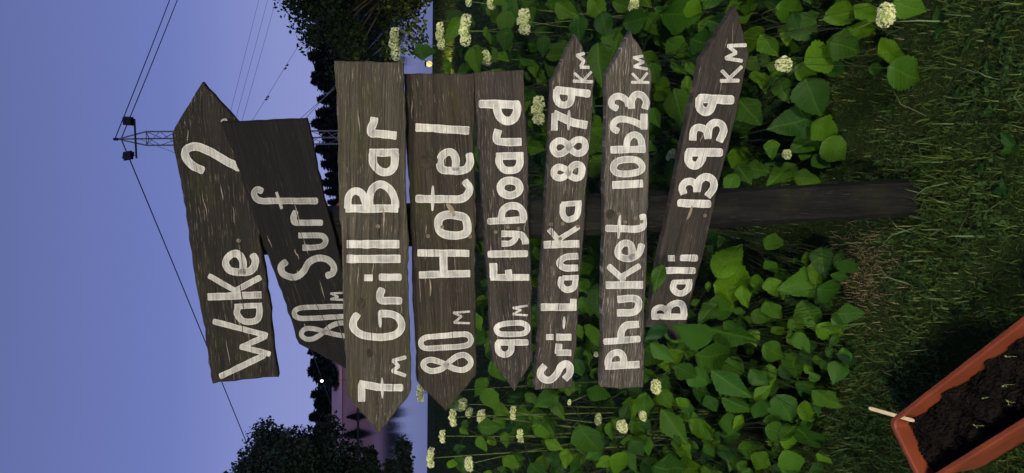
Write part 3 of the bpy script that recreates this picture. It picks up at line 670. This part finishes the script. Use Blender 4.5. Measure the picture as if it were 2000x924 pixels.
def bez(p0, p1, p2, n=8):
    return [p0 * (1 - t) ** 2 + p1 * 2 * t * (1 - t) + p2 * t * t for t in np.linspace(0, 1, n)]
for B in bushes:
    O, base = B['o'], B['base']
    stems = []
    for c, w, h, i in B['flowers']:
        foot = base + Vector((random.uniform(-.12, .12) + (c.x - base.x) * .35, random.uniform(-.1, .15), -.03))
        if c.z < .35: foot = Vector((c.x * .7 + base.x * .3, c.y + .3, -.03))
        stems.append((bez(foot, foot.lerp(c, .55) + Vector((0, .05, .16)), c - Vector((0, 0, h * .5))), True))
    for k in range(8):
        foot = base + Vector((random.uniform(-.18, .18), random.uniform(-.15, .2), -.03))
        top = base + Vector((random.uniform(-.42, .42), random.uniform(-.2, .35), random.uniform(.45, 1.12)))
        stems.append((bez(foot, foot.lerp(top, .5) + Vector((0, 0, .12)), top), False))
    samples = [(j, q) for j, (p, fl) in enumerate(stems) if not fl for q in p[2:]]
    mbs = [MB() for _ in stems]
    for (p, fl), mb_ in zip(stems, mbs):
        mb_.tube([q - base for q in p], list(np.linspace(.0036, .0016, len(p))), 6)
    tw = MB()
    rest_v = []; rest_f = []
    for li, (b0, ex, ey, ez, ln, ws, me) in enumerate(B['leaves']):
        j, q = min(samples, key=lambda s_: (s_[1] - b0).length + (.15 if s_[1].z > b0.z + .02 else 0) + (.3 if s_[1].y < b0.y + .03 else 0))
        out = b0 - ex * ln * .25 - ez * .01
        mbs[j].tube([x - base for x in bez(q, out, b0 + ex * ln * .03, 5)], [.0015, .0013, .0012, .0012, .0012], 4, False)
        ML = Matrix(((ex.x * ln, ey.x * ln * ws, ez.x * ln, b0.x - base.x), (ex.y * ln, ey.y * ln * ws, ez.y * ln, b0.y - base.y), (ex.z * ln, ey.z * ln * ws, ez.z * ln, b0.z - base.z), (0, 0, 0, 1)))
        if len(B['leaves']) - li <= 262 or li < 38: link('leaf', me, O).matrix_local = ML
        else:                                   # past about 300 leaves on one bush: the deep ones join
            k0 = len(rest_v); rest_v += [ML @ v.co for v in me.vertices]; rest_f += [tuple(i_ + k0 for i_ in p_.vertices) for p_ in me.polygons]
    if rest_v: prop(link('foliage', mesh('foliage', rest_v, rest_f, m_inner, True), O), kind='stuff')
    for (p, fl), mb_ in zip(stems, mbs): mb_.build('stem', m_stem if fl else m_twig, O, smooth=True)
    for c, w, h, i in B['flowers']:
        f = link('flower_head', CORE_W if w > 1.7 * h else CORE, O, c - base); f.scale = (w * .92, w * .92, h); k_ = .35 if w > 1.6 * h else 1.0; f.rotation_euler = (random.uniform(-.3, .1) * k_, random.uniform(-.25, .25) * k_, 0)
        link('florets', FLWW[i % 3] if w > 1.7 * h else FLW[i % 4], f)
        if w > 1.7 * h: f.scale = (w * .9, w * .9, h * .95)

# ------------------------------------------------------------------ grass and the bare straw round the post
def blades(name, n, sampler, hmin, hmax, w, mat, lean=.6, seg=3):
    pts = sampler(n); n = len(pts)
    h = rng.uniform(hmin, hmax, n) * rng.uniform(.6, 1.25, n); az = rng.uniform(0, 2 * np.pi, n); ln = np.abs(rng.normal(0, lean, n)) + .15
    ww = w * rng.uniform(.6, 1.4, n); d = np.stack([np.cos(az), np.sin(az)], 1); s = np.stack([-d[:, 1], d[:, 0]], 1)
    V = np.zeros((n, 5, 3)); t = np.array([0, .55, 1])
    for i, tt in enumerate(t):
        a = ln * tt; x = h * tt * np.sin(a * .9); z = h * tt * np.cos(a)
        c = np.stack([pts[:, 0] + d[:, 0] * x, pts[:, 1] + d[:, 1] * x, z - .004], 1)
        if i < 2:
            k = ww * (1 if i == 0 else .75); V[:, i * 2] = c - np.pad(s * k[:, None], ((0, 0), (0, 1))); V[:, i * 2 + 1] = c + np.pad(s * k[:, None], ((0, 0), (0, 1)))
        else: V[:, 4] = c
    me = bpy.data.meshes.new(name)
    idx = np.arange(n)[:, None] * 5
    tri = np.concatenate([idx + np.array([[0, 1, 3]]), idx + np.array([[0, 3, 2]]), idx + np.array([[2, 3, 4]])], 1).reshape(-1)
    me.vertices.add(n * 5); me.vertices.foreach_set('co', V.reshape(-1)); me.loops.add(len(tri)); me.loops.foreach_set('vertex_index', tri)
    me.polygons.add(n * 3); me.polygons.foreach_set('loop_start', np.arange(0, n * 9, 3)); me.polygons.foreach_set('loop_total', np.full(n * 3, 3)); me.update(calc_edges=True); me.validate()
    me.materials.append(mat); return me
m_grass = foliage('grass_blade', (.024, .052, .009), (.078, .116, .022), .2, .5)
m_straw = foliage('dry_straw', (.10, .078, .036), (.24, .19, .10), .15)
def clumpy(x0, x1, y0, y1, clump=.5):
    def f(n):
        p = np.stack([rng.uniform(x0, x1, n), rng.uniform(y0, y1, n)], 1)
        k = np.sin(p[:, 0] * 9 + 2 * np.sin(p[:, 1] * 7)) * np.sin(p[:, 1] * 11 + 1.5 * np.sin(p[:, 0] * 13)) + rng.normal(0, .6, n)
        p = p[k > -clump]
        st = at_z(1690, 525, 0); dd = np.hypot((p[:, 0] - st.x) / .13, (p[:, 1] - st.y) / .12)
        bare = at_z(1640, 410, 0); d2 = np.hypot((p[:, 0] - bare.x) / .32, (p[:, 1] - bare.y - .1) / .22)
        keep = (rng.uniform(0, 1, len(p)) < np.clip(dd - .45, .12, 1)) & (rng.uniform(0, 1, len(p)) < np.clip(d2 - .3, .1, 1))
        q = p[keep]
        pl = ((q[:, 0] + .33) * .774 + (q[:, 1] - 1.52) * .633) 
        inside = (np.abs((q[:, 0] - PC.x) * PS.x + (q[:, 1] - PC.y) * PS.y) < .075) & (np.abs((q[:, 0] - PC.x) * PLn.x + (q[:, 1] - PC.y) * PLn.y) < .27)
        return q[~inside]
    return f
# planter frame (needed by the grass too)
PA = at_z(1733, 822, .17); PLn = Vector((.633, -.774, 0)).normalized(); PS = Vector((-.774, -.633, 0)).normalized()
PW, PL_ = .18, .60
PC = PA + PLn * PL_ / 2 + PS * PW / 2; PC.z = 0
link('grass', blades('grass', 95000, clumpy(-1.3, 1.5, 1.1, 3.3), .014, .046, .0018, m_grass, 1.25), kind='stuff', label='short dark lawn grass around the signpost and planter')
link('long_grass', blades('long_grass', 700, clumpy(-1.2, 1.4, 1.2, 2.9, .1), .06, .15, .0022, foliage('highlight_grass_blade', (.04, .085, .025), (.12, .17, .07), .2, .45), 1.3), kind='stuff', label='longer stray grass blades standing out of the lawn')  # lighter blade colour stands in for highlights on the lawn
def tuft(n):
    c = at_z(1796, 375, 0); a = rng.normal(0, 1, (n, 2)) * np.array([[.085, .028]]) - np.array([[0, .075]]); return np.array([[c.x, c.y]]) + a
link('post_grass', blades('post_grass', 380, tuft, .03, .11, .0022, m_grass, 1.2), kind='stuff', label='tuft of taller grass at the foot of the post')
def strawp(n):
    c = at_z(1690, 525, 0); a = rng.normal(0, 1, (n, 2)) * np.array([[.085, .085]]); b = np.stack([rng.uniform(-1.1, 1.3, n // 2), rng.uniform(1.25, 2.6, n // 2)], 1)
    return np.concatenate([np.array([[c.x, c.y]]) + a, b])
link('dry_straw', blades('dry_straw', 1300, strawp, .012, .045, .0012, m_straw, 1.7), kind='stuff', label='dry straw lying on the bare patch by the post')
m_grass2 = foliage('far_grass', (.016, .036, .010), (.036, .062, .018), .2)
def farp(n):
    y = 3.2 + 11.0 * rng.uniform(0, 1, n) ** 1.5; x = rng.uniform(-1, 1, n) * (y * .42 + 1); return np.stack([x, np.minimum(y, 13.7)], 1)
link('far_lawn_grass', blades('far_lawn_grass', 60000, farp, .04, .09, .006, m_grass2, .8), kind='stuff', label='mown grass of the lawn running down to the lake')

# clover-like ground cover between the blades
def clover(n):
    p = clumpy(-1.2, 1.4, 1.15, 2.9, -.35)(n); V = []; Fc = []
    for x, y in p:
        z = random.uniform(.012, .04); s = random.uniform(.005, .012); a0 = random.uniform(0, 6)
        for k in range(3):
            a = a0 + k * 2.1; d = Vector((math.cos(a), math.sin(a), random.uniform(-.3, .5))); q = Vector((-d.y, d.x, random.uniform(-.3, .3))); c = Vector((x, y, z)); b = len(V)
            V += [c, c + d * s * .6 + q * s * .5, c + d * s * 1.1, c + d * s * .6 - q * s * .5]; Fc.append((b, b + 1, b + 2, b + 3))
        b = len(V); V += [Vector((x, y, -.003)), Vector((x + .001, y, z)), Vector((x - .001, y, z))]; Fc.append((b, b + 1, b + 2))
    return mesh('ground_cover', V, Fc, foliage('clover_leaf', (.016, .045, .010), (.05, .095, .02), .2))
link('ground_cover', clover(9000), kind='stuff', label='small leaved ground cover scattered between the grass blades')
# low broad-leaved weeds in the lawn
WM = [leaf_mesh('leaf', m_leaf2, .7, 70 + i, 6) for i in range(3)]
for k, (u, v, nlf, L) in enumerate([(1846, 48, 4, 46), (1940, 140, 3, 36), (1965, 60, 4, 30), (1988, 285, 3, 40), (1945, 215, 3, 26), (1900, 90, 3, 24), (1750, 215, 3, 22), (1975, 370, 3, 34), (1880, 185, 3, 20), (1930, 330, 3, 22)]):
    c = at_z(u, v, 0)
    w = empty('lawn_weed', c, label='small broad leaved weed growing low in the lawn grass', cat='weed', group='weeds in the lawn right of the post')
    for j in range(nlf):
        a = 6.28 * j / nlf + random.uniform(-.5, .5); s = L / 1400 * c.y * random.uniform(.8, 1.15)
        lf = link('leaf', WM[j % 3], w, (0, 0, .012)); lf.rotation_euler = (random.uniform(-.3, .3), -random.uniform(.3, .7), a); lf.scale = (s, s, s)

# ------------------------------------------------------------------ planter, soil, stick, seedlings
pl = empty('planter_box', PC, label='long terracotta coloured plastic planter full of dark soil on the grass', cat='planter')
Rp = Matrix((PLn, -PS, (0, 0, 1))).transposed()
def rect(l, w, z, r=.018, n=4):
    out = []
    for cx, cy, a0 in ((1, 1, 0), (-1, 1, 90), (-1, -1, 180), (1, -1, 270)):
        for i in range(n + 1):
            a = math.radians(a0 + 90 * i / n); out.append(Rp @ Vector((cx * (l / 2 - r) + r * math.cos(a), cy * (w / 2 - r) + r * math.sin(a), z)))
    return out
rings = [rect(PL_ - .05, PW - .055, .0), rect(PL_ - .026, PW - .028, .135), rect(PL_ - .006, PW - .006, .138), rect(PL_, PW, .146), rect(PL_, PW, .164), rect(PL_ - .006, PW - .006, .170),
         rect(PL_ - .022, PW - .022, .170), rect(PL_ - .028, PW - .028, .165), rect(PL_ - .034, PW - .036, .10), rect(PL_ - .044, PW - .05, .012)]
vv = [q for r_ in rings for q in r_]; k = len(rings[0]); ff = []
for i in range(len(rings) - 1):
    for j in range(k): j2 = (j + 1) % k; ff.append((i * k + j, i * k + j2, (i + 1) * k + j2, (i + 1) * k + j))
ff += [tuple(range(k))[::-1], tuple(range((len(rings) - 1) * k, len(rings) * k))]
link('tub', mesh('tub', vv, ff, m_terra, False), pl)
m_soil = plain('potting_soil', (.003, .0024, .002), (.011, .0085, .0065), 120, 1, 1, .006, .1)
nx, ny = 120, 40; vv = []; ff = []
g1 = rng.normal(0, 1, (nx + 1, ny + 1))
for i in range(nx + 1):
    for j in range(ny + 1):
        x = (i / nx - .5) * (PL_ - .036); y = (j / ny - .5) * (PW - .038)
        z = .130 + .008 * math.sin(x * 31 + 2) * math.sin(y * 43 + 1) + .006 * math.sin(x * 83 + y * 57) + .004 * math.sin(x * 170) * math.sin(y * 150 + x * 60) + .0022 * g1[i, j]
        z += .018 * (abs(y) / (PW / 2)) ** 4 * math.sin(x * 47 + 3 * y) 
        vv.append(Rp @ Vector((x, y, z)))
for i in range(nx):
    for j in range(ny): a = i * (ny + 1) + j; ff.append((a, a + ny + 1, a + ny + 2, a + 1))
link('soil', mesh('soil', vv, ff, m_soil), pl)
# flat stick laid across the corner
a, b = at_z(1697, 797, .185), at_z(1786, 822, .156)
ax = (a - b).normalized(); up = Vector((0, 0, 1)); sd = ax.cross(up).normalized(); nz = sd.cross(ax)
L = (a - b).length; vv = []; w = .0048
prof = [(-L / 2, w * .35), (-L / 2 + .003, w * .85), (-L / 2 + .008, w)] + [(L / 2 - .008, w), (L / 2 - .003, w * .85), (L / 2, w * .35)]
for zz in (-.001, .001):
    for sgn in (1, -1):
        for x, q in prof: vv.append(ax * x + sd * q * sgn + nz * zz)
P6 = 6; loop = lambda o_: [o_ + i for i in range(6)] + [o_ + 6 + i for i in range(5, -1, -1)]
lo, hi = loop(0), loop(12); ff = [tuple(lo), tuple(hi[::-1])] + [(lo[i], lo[(i + 1) % 12], hi[(i + 1) % 12], hi[i]) for i in range(12)]
link('wooden_stick', mesh('wooden_stick', vv, ff, m_stick), loc=(a + b) / 2, label='flat pale wooden stick resting on the planter corner and the soil', cat='stick')
for u, v in ((1976, 697), (1971, 752), (1932, 777), (1980, 786), (1916, 832)):
    c = at_z(u, v, .136); sdl = empty('seedling', c, label='tiny pale green seedling sprouting from the planter soil', cat='seedling', group='seedlings in the planter')
    mb = MB(); hgt = random.uniform(.010, .018); mb.tube([(0, 0, -.014), (.001, .001, hgt)], [.0008, .0006], 5); mb.build('stem', m_seed, sdl)
    a0 = random.uniform(0, 6)
    for s_ in (0, 1):
        a_ = a0 + s_ * random.uniform(2.2, 3.4); d = Vector((math.cos(a_), math.sin(a_), .25)); p = Vector((-math.sin(a_), math.cos(a_), 0)); l_ = random.uniform(.007, .011); q = Vector((0, 0, hgt))
        link('leaf', mesh('leaf', [q, q + d * l_ * .5 + p * l_ * .28, q + d * l_, q + d * l_ * .5 - p * l_ * .28, q + d * l_ * .5 + Vector((0, 0, .001))], [(0, 1, 4), (1, 2, 4), (2, 3, 4), (3, 0, 4)], m_seed), sdl)

# ------------------------------------------------------------------ trees
def crown_mesh(name, clumps, per, leaf, mat, seed, droop=.3):
    r = np.random.default_rng(seed); C = np.array([c[:3] for c in clumps]); Rd = np.array([c[3] for c in clumps])
    k = r.integers(0, len(C), len(C) * per); d = r.normal(0, 1, (len(k), 3)); d /= np.linalg.norm(d, axis=1)[:, None]
    p = C[k] + d * (Rd[k] * r.uniform(.35, 1.08, len(k)))[:, None] * np.array([[1, 1, .75]])
    a = r.normal(0, 1, (len(k), 3)); a[:, 2] -= droop; a /= np.linalg.norm(a, axis=1)[:, None]
    b = np.cross(a, r.normal(0, 1, (len(k), 3))); b /= np.linalg.norm(b, axis=1)[:, None]; s = (leaf * r.uniform(.6, 1.4, len(k)))[:, None]
    V = np.stack([p, p + a * s * .5 + b * s * .33, p + a * s, p + a * s * .5 - b * s * .33], 1).reshape(-1, 3)
    me = bpy.data.meshes.new(name); n = len(k); me.vertices.add(4 * n); me.vertices.foreach_set('co', V.reshape(-1)); me.loops.add(4 * n); me.loops.foreach_set('vertex_index', np.arange(4 * n))
    me.polygons.add(n); me.polygons.foreach_set('loop_start', np.arange(0, 4 * n, 4)); me.polygons.foreach_set('loop_total', np.full(n, 4)); me.update(calc_edges=True); me.materials.append(mat)
    return me
def broad(name, loc, H, rad, zlo, nc, per, leaf, mat, seed, **k):
    r = random.Random(seed); o = empty(name, loc, **k); tr = MB()
    tr.tube([(0, 0, -.2), (.05, 0, H * .3), (.1, .1, H * .6), (.05, 0, H * .85)], [H * .03, H * .024, H * .015, H * .005], 8); cl = []
    for i in range(nc):
        z = r.uniform(zlo, H); t = (z - zlo) / (H - zlo); rr = rad * (math.sin(math.pi * (.12 + .80 * t)) ** .7) * r.random() ** .45; a = r.uniform(0, 6.28)
        c = Vector((rr * math.cos(a), rr * math.sin(a), z)); cl.append((*c, rad * r.uniform(.14, .26)))
        if i % 3 == 0: s0 = Vector((.07, .05, max(.15, z * .55))); tr.tube([s0, s0.lerp(c, .55) + Vector((0, 0, .12 * H * .3)), c], [H * .010, H * .006, H * .002], 5)
    for i in range(9 if zlo > 1 else 0):
        a = r.uniform(-.7, .9); c = Vector((rad * r.uniform(.45, .95) * math.cos(a), -rad * .4 * r.random(), r.uniform(.55, 1.5))); cl.append((*c, rad * r.uniform(.05, .10)))
        s0 = Vector((.07, .0, zlo + .25)); tr.tube([s0, s0.lerp(c, .6) + Vector((0, 0, .25)), c], [H * .008, H * .005, H * .002], 5)
    tr.build('trunk', m_bark, o, smooth=True); link('crown', crown_mesh('crown', cl, per, leaf, mat, seed), o); return o
def spruce(seed, mat):
    """unit-height spruce: trunk and a ragged cone of needle sprays"""
    r = random.Random(seed); o = empty('spruce_tree'); tr = MB(); tr.tube([(0, 0, -.03), (0, 0, .5), (0, 0, .99)], [.016, .010, .002], 7); cl = []
    z = .08
    while z < .99:
        R = .17 * (1 - z) ** .7 * r.uniform(.8, 1.15) + .008; nb = max(3, int(11 * (1 - z) + 2)); a0 = r.uniform(0, 6)
        for i in range(nb):
            a = a0 + 6.283 * i / nb + r.uniform(-.3, .3); L = R * r.uniform(.55, 1.2)
            for q in (.35, .75, 1.0): cl.append((math.cos(a) * L * q, math.sin(a) * L * q, z - .35 * L * q + r.uniform(-.01, .01), .035 * (1.15 - z) + .012))
            tr.tube([(0, 0, z), (math.cos(a) * L, math.sin(a) * L, z - .3 * L)], [.004, .001], 4)
        z += .030 * (1.2 - z * .5)
    tr.build('trunk', m_bark, o); link('crown', crown_mesh('crown', cl, 16, .032, mat, seed, .8), o); return o
SPR = [spruce(i, m_fol_far) for i in range(3)]
first = [True] * 3; rs = random.Random(5)
def put_spruce(u_top, v, Y, wid=1.0):
    i = rs.randrange(3); o = SPR[i] if first[i] else copy_tree(SPR[i]); first[i] = False
    top = at_y(u_top, v, Y); h = top.z - .05; o.location = (top.x, Y, .05); o.scale = (h * wid, h * wid, h); o.rotation_euler = (0, 0, rs.uniform(0, 6))
    prop(o, label='dark spruce in the tree line on the far shore of the lake', cat='tree', group='far shore trees')
for v, u in [(130, 612), (145, 606), (158, 610), (168, 618), (180, 640), (192, 622), (205, 640), (222, 612), (238, 608), (252, 622), (270, 630), (288, 618), (305, 628), (322, 622), (340, 632), (358, 626), (376, 634), (395, 640),
             (415, 634), (440, 640), (470, 632), (500, 640), (530, 634), (560, 640), (590, 630), (620, 636), (650, 632), (672, 622), (690, 600), (708, 606), (722, 598), (738, 612), (752, 618), (640, 628), (600, 640)]:
    put_spruce(u + rs.uniform(-4, 4), v + rs.uniform(-4, 4), 310 + rs.uniform(0, 40), rs.uniform(1.7, 2.7))
for v, u in [(770, 606), (790, 612), (815, 602), (842, 610), (868, 600), (895, 608), (925, 602), (955, 606), (985, 610), (110, 600), (85, 610), (60, 600), (30, 606), (0, 600), (-40, 610)]:
    put_spruce(u, v, 372 + rs.uniform(0, 20), rs.uniform(1.9, 2.9))
# lower bushes in front of the mauve hall
for v, u, Y in [(815, 676, 304), (850, 670, 305), (880, 678, 304), (915, 672, 305), (950, 668, 305)]:
    put_spruce(u, v, Y, 1.9)
xr = at_y(730, 30, 12.6)
broad('broadleaf_tree', (xr.x + .5, 12.7, 0), 2.55, 1.85, .4, 85, 230, .075, m_fol_r, 11, label='dark leafy tree by the lake with a glowing lantern beneath it', cat='tree')
xl = at_y(700, 930, 14.2)
broad('broadleaf_tree', (xl.x - .95, 14.3, 0), 3.75, 2.2, 1.55, 170, 460, .075, m_fol_l, 12, label='dark tree leaning over the shore in front of the mauve hall', cat='tree')
x2 = at_y(700, 800, 60)
# ------------------------------------------------------------------ mauve hall on the far shore
hall = empty('lakeside_hall', (0, 0, 0), label='large mauve pink hall with a hipped roof on the far shore', cat='building')
h0 = at_y(690, 672, 306); x1 = h0.x; x0 = x1 - 90; yb0, yb1 = 306, 340; ze = at_y(668, 700, 306).z; zr = at_y(648, 760, 323).z
mb = MB(); mb.box(((x0 + x1) / 2, (yb0 + yb1) / 2, ze / 2), (x1 - x0, yb1 - yb0, ze)); mb.build('wall', m_pinkw, hall)
e = .8; ym = (yb0 + yb1) / 2
mb = MB(); mb.add([(x0 - e, yb0 - e, ze), (x1 + e, yb0 - e, ze), (x1 + e, yb1 + e, ze), (x0 - e, yb1 + e, ze), (x0 + 9, ym, zr), (x1 - 7, ym, zr)], [(0, 1, 5, 4), (1, 2, 5), (2, 3, 4, 5), (3, 0, 4), (3, 2, 1, 0)]); mb.build('roof', m_pink, hall)
# ------------------------------------------------------------------ lattice mast with floodlights
MY = 30.0; mt = at_y(224, 272, MY); mbp = at_y(640, 269, MY); mx = mt.x
mast = empty('lattice_mast', (mbp.x + .1, MY, -.5), label='tall lattice steel mast with two black floodlights standing in the lake', cat='mast')
Hm = mt.z + .5; lean = (mt.x - mbp.x - .1) / Hm
def mp(x, y, z): return Vector((x + lean * z, y, z))
wd = .26; tri = [(-wd, -wd * .5), (wd, -wd * .7), (.05, wd)]; zt = Hm - 1.15
for x, y in tri:
    mb = MB(); mb.tube([mp(x, y, -.3), mp(x, y, zt), mp(0, 0, Hm - .1)], [.032, .03, .025], 6); mb.build('leg', m_steel, mast)
mb = MB(); z = 0; i = 0
while z < zt - .1:
    for k in range(3):
        a, b = tri[k], tri[(k + 1) % 3]; z2 = min(z + .62, zt)
        if i % 2: a, b = b, a
        mb.tube([mp(*a, z), mp(*b, z2)], .015, 4)
        if i % 2 == 0: mb.tube([mp(*a, z), mp(*b, z)], .015, 4)
    z += .62; i += 1
for k in range(3): mb.tube([mp(*tri[k], zt), mp(*tri[(k + 1) % 3], zt)], .018, 4)
mb.build('bracing', m_steel, mast)
mb = MB(); mb.lathe([(.03, -.10), (.055, -.06), (.055, .07), (.025, .11)], mp(0, 0, Hm - .05), 8); mb.build('cable_head', m_black, mast)
zc = at_y(269, 272, MY).z + .5; cy = -.35
mb = MB(); mb.tube([mp(-.78, cy, zc - .05), mp(.72, cy, zc + .02)], .035, 6); mb.tube([mp(0, cy, zc), mp(0, -wd, zc)], .03, 6); mb.build('crossbar', m_black, mast)
for s_, tl in ((-.66, .5), (.62, -.3)):
    cx_ = mp(s_, cy - .05, zc + .24); Rz = Matrix.Rotation(tl, 3, 'Z') @ Matrix.Rotation(-.35, 3, 'X')
    mb = MB(); mb.box(cx_, (.28, .13, .33), Rz); f = mb.build('floodlight', m_black, mast)
    mb = MB(); mb.box(cx_ + Rz @ Vector((0, .08, 0)), (.33, .02, .38), Rz); mb.build('visor', m_black, f)
    mb = MB(); mb.tube([mp(s_, cy, zc), cx_], .025, 5); mb.build('bracket', m_black, f)
def cable(p0, p1, r, mat, label, sag=.0, grp=None):
    p0, p1 = Vector(p0), Vector(p1); n = 24; mb = MB()
    mb.tube([p0.lerp(p1, t) - Vector((0, 0, sag * 4 * t * (1 - t))) for t in np.linspace(0, 1, n)], r, 5)
    return mb.build('steel_cable', mat, label=label, cat='cable', group=grp)
top = mt + Vector((0, 0, -.15))
# other towers of the cable lift stand outside the picture, about 100 m off
TR = at_y(318 + .345 * 620, -620, 62); TL = at_y(483 + .403 * 700, 900 + 700, 70)
cable(top + Vector((.02, -.05, .12)), TR, .020, m_cable, 'upper of two dark cables running from the mast head over the lawn side', .5)
cable(top + Vector((.02, .08, -.05)), TR + Vector((0, 1.0, -.5)), .020, m_cable, 'lower of two dark cables running from the mast head over the lawn side', .5)
cable(top + Vector((0, 0, -.08)), TL, .024, m_cable, 'single dark cable running from the mast head past the Wake board', .3)
for du, v1 in ((436, 500), (449, 524), (462, 545)):
    p = at_y(du, 273, MY); q = at_y(v1 + 95, -400, 85); cable(p, q, .008, m_cable2, 'thin pale cable fanning out from the middle of the mast', .2, 'thin mast cables')
p5 = at_y(470, 273, MY); q5 = at_y(645 + 250, -20 - 400, 95); cable(p5, q5, .008, m_cable2, 'thin pale cable carrying small hanging carriers', 0)
p6 = at_y(460, 276, MY); q6 = at_y(905, 1500, 85); cable(p6, q6, .008, m_cable2, 'thin pale cable running from the mast past the Surf board', 0)
for t0, t1, lb in ((.3, (274, 288, 560, 385), 'slack guy wire slanting from the mast behind the Wake board'), (.6, (560, 262, 690, 128), 'pale guy wire slanting down from the mast in front of the far trees'), (.6, (540, 262, 680, 150), 'second pale guy wire slanting down from the mast')):
    a_ = at_y(t1[0], 272, MY); b_ = at_y(t1[2], t1[3], MY - 6); b_ = a_ + (b_ - a_) * ((a_.z + .4) / max(.5, a_.z - b_.z)); cable(a_, b_, .011, m_cable2, lb)
for v in (195, 190, 134, 129, 64, 58):
    best = min((p5.lerp(q5, t) for t in np.linspace(0, 1, 800)), key=lambda P_: abs((462 - FPX * P_.x / ((P_ - EYE).dot(Vector((0, cp, -sp))))) - v))
    r_ = best.y / 1400; mb = MB(); mb.tube([(0, 0, .02), (0, 0, -2.0 * r_), (1.5 * r_, 0, -3.5 * r_), (3 * r_, 0, -3.0 * r_)], [1.1 * r_, 1.3 * r_, 1.5 * r_, .9 * r_], 6); mb.build('cable_carrier', m_black, loc=best, label='small dark carrier hanging on the thin pale cable', cat='carrier', group='carriers on the lift cable')
# ------------------------------------------------------------------ red parasol, lamps
pc = at_y(652, 440, 13.6); ps = empty('red_parasol', (pc.x, 13.6, 0), label='red canvas parasol on the lakeside lawn, mostly hidden by the Grill Bar board', cat='parasol')
mb = MB(); rr = .64; zt_ = pc.z
prof = [(rr, zt_ - .62), (rr * .98, zt_ - .45), (rr * .86, zt_ - .2), (rr * .6, zt_ - .05), (rr * .25, zt_), (.02, zt_ + .06)]; mb.lathe(prof, n=8); mb.build('canopy', m_red, ps)
mb = MB(); mb.tube([(0, 0, -.1), (0, 0, zt_ - .4)], .025, 8); mb.lathe([(.25, -.01), (.25, .06), (.05, .1)], n=12); mb.build('pole', m_black, ps)
def lamp(name, loc, h, rad, col, power, est, label, mat=m_black, pr=.03):
    o = empty(name, loc, label=label, cat='lamp'); mb = MB(); mb.tube([(0, 0, -.1), (0, 0, h)], [pr, pr * .8], 8); mb.lathe([(pr * 2.4, -.02), (pr * 2.4, .04), (pr * 1.2, .08)], n=10); mb.build('pole', mat, o)
    mb = MB(); mb.lathe([(rad * .3, -rad), (rad * .75, -rad * .7), (rad, 0), (rad * .75, rad * .7), (rad * .3, rad)], (0, 0, h + rad), 12); mb.build('globe', glow(name + '_globe', col, est), o, smooth=True)
    mb = MB(); mb.lathe([(rad * 1.15, 0), (rad * 1.2, rad * .12), (rad * .3, rad * .5)], (0, 0, h + rad * 1.95), 12); mb.build('cap', mat, o)
    ld = bpy.data.lights.new(name + '_light', 'POINT'); ld.energy = power; ld.color = col; ld.shadow_soft_size = rad * 1.25 if 2 < h < 5 else rad * .4
    lo_ = bpy.data.objects.new(name + '_light', ld); COL.objects.link(lo_); lo_.parent = o; lo_.location = (0, 0 if h > 2 and h < 5 else rad * 1.3, h + rad); return o
q = at_y(838, 125, 11.6)
lamp('path_lantern', (q.x, 11.6, 0), q.z - .05, .05, (1, .78, .22), 70, 1.0, 'small lit lantern on a short post beneath the dark leafy tree', pr=.02)
q = at_y(628, 747, 300)
lamp('street_lamp', (q.x, 303, 0), q.z - .6, .6, (1, .93, .85), 200, 3, 'tall lit street lamp on the far shore beside the mauve hall', pr=.09)
# two garden lamps behind the photographer that light the signs and the bushes
lamp('garden_lamp', (-2.6, -4.6, 0), 4.4, .22, (1, .93, .75), 4600, 8, 'tall garden lamp with a white globe, the higher of two facing the signpost', pr=.04)
lamp('garden_lamp', (1.7, -5.4, 0), 2.6, .20, (1, .92, .76), 5300, 8, 'garden lamp with a white globe, the lower of two on the lawn facing the signpost', pr=.04)
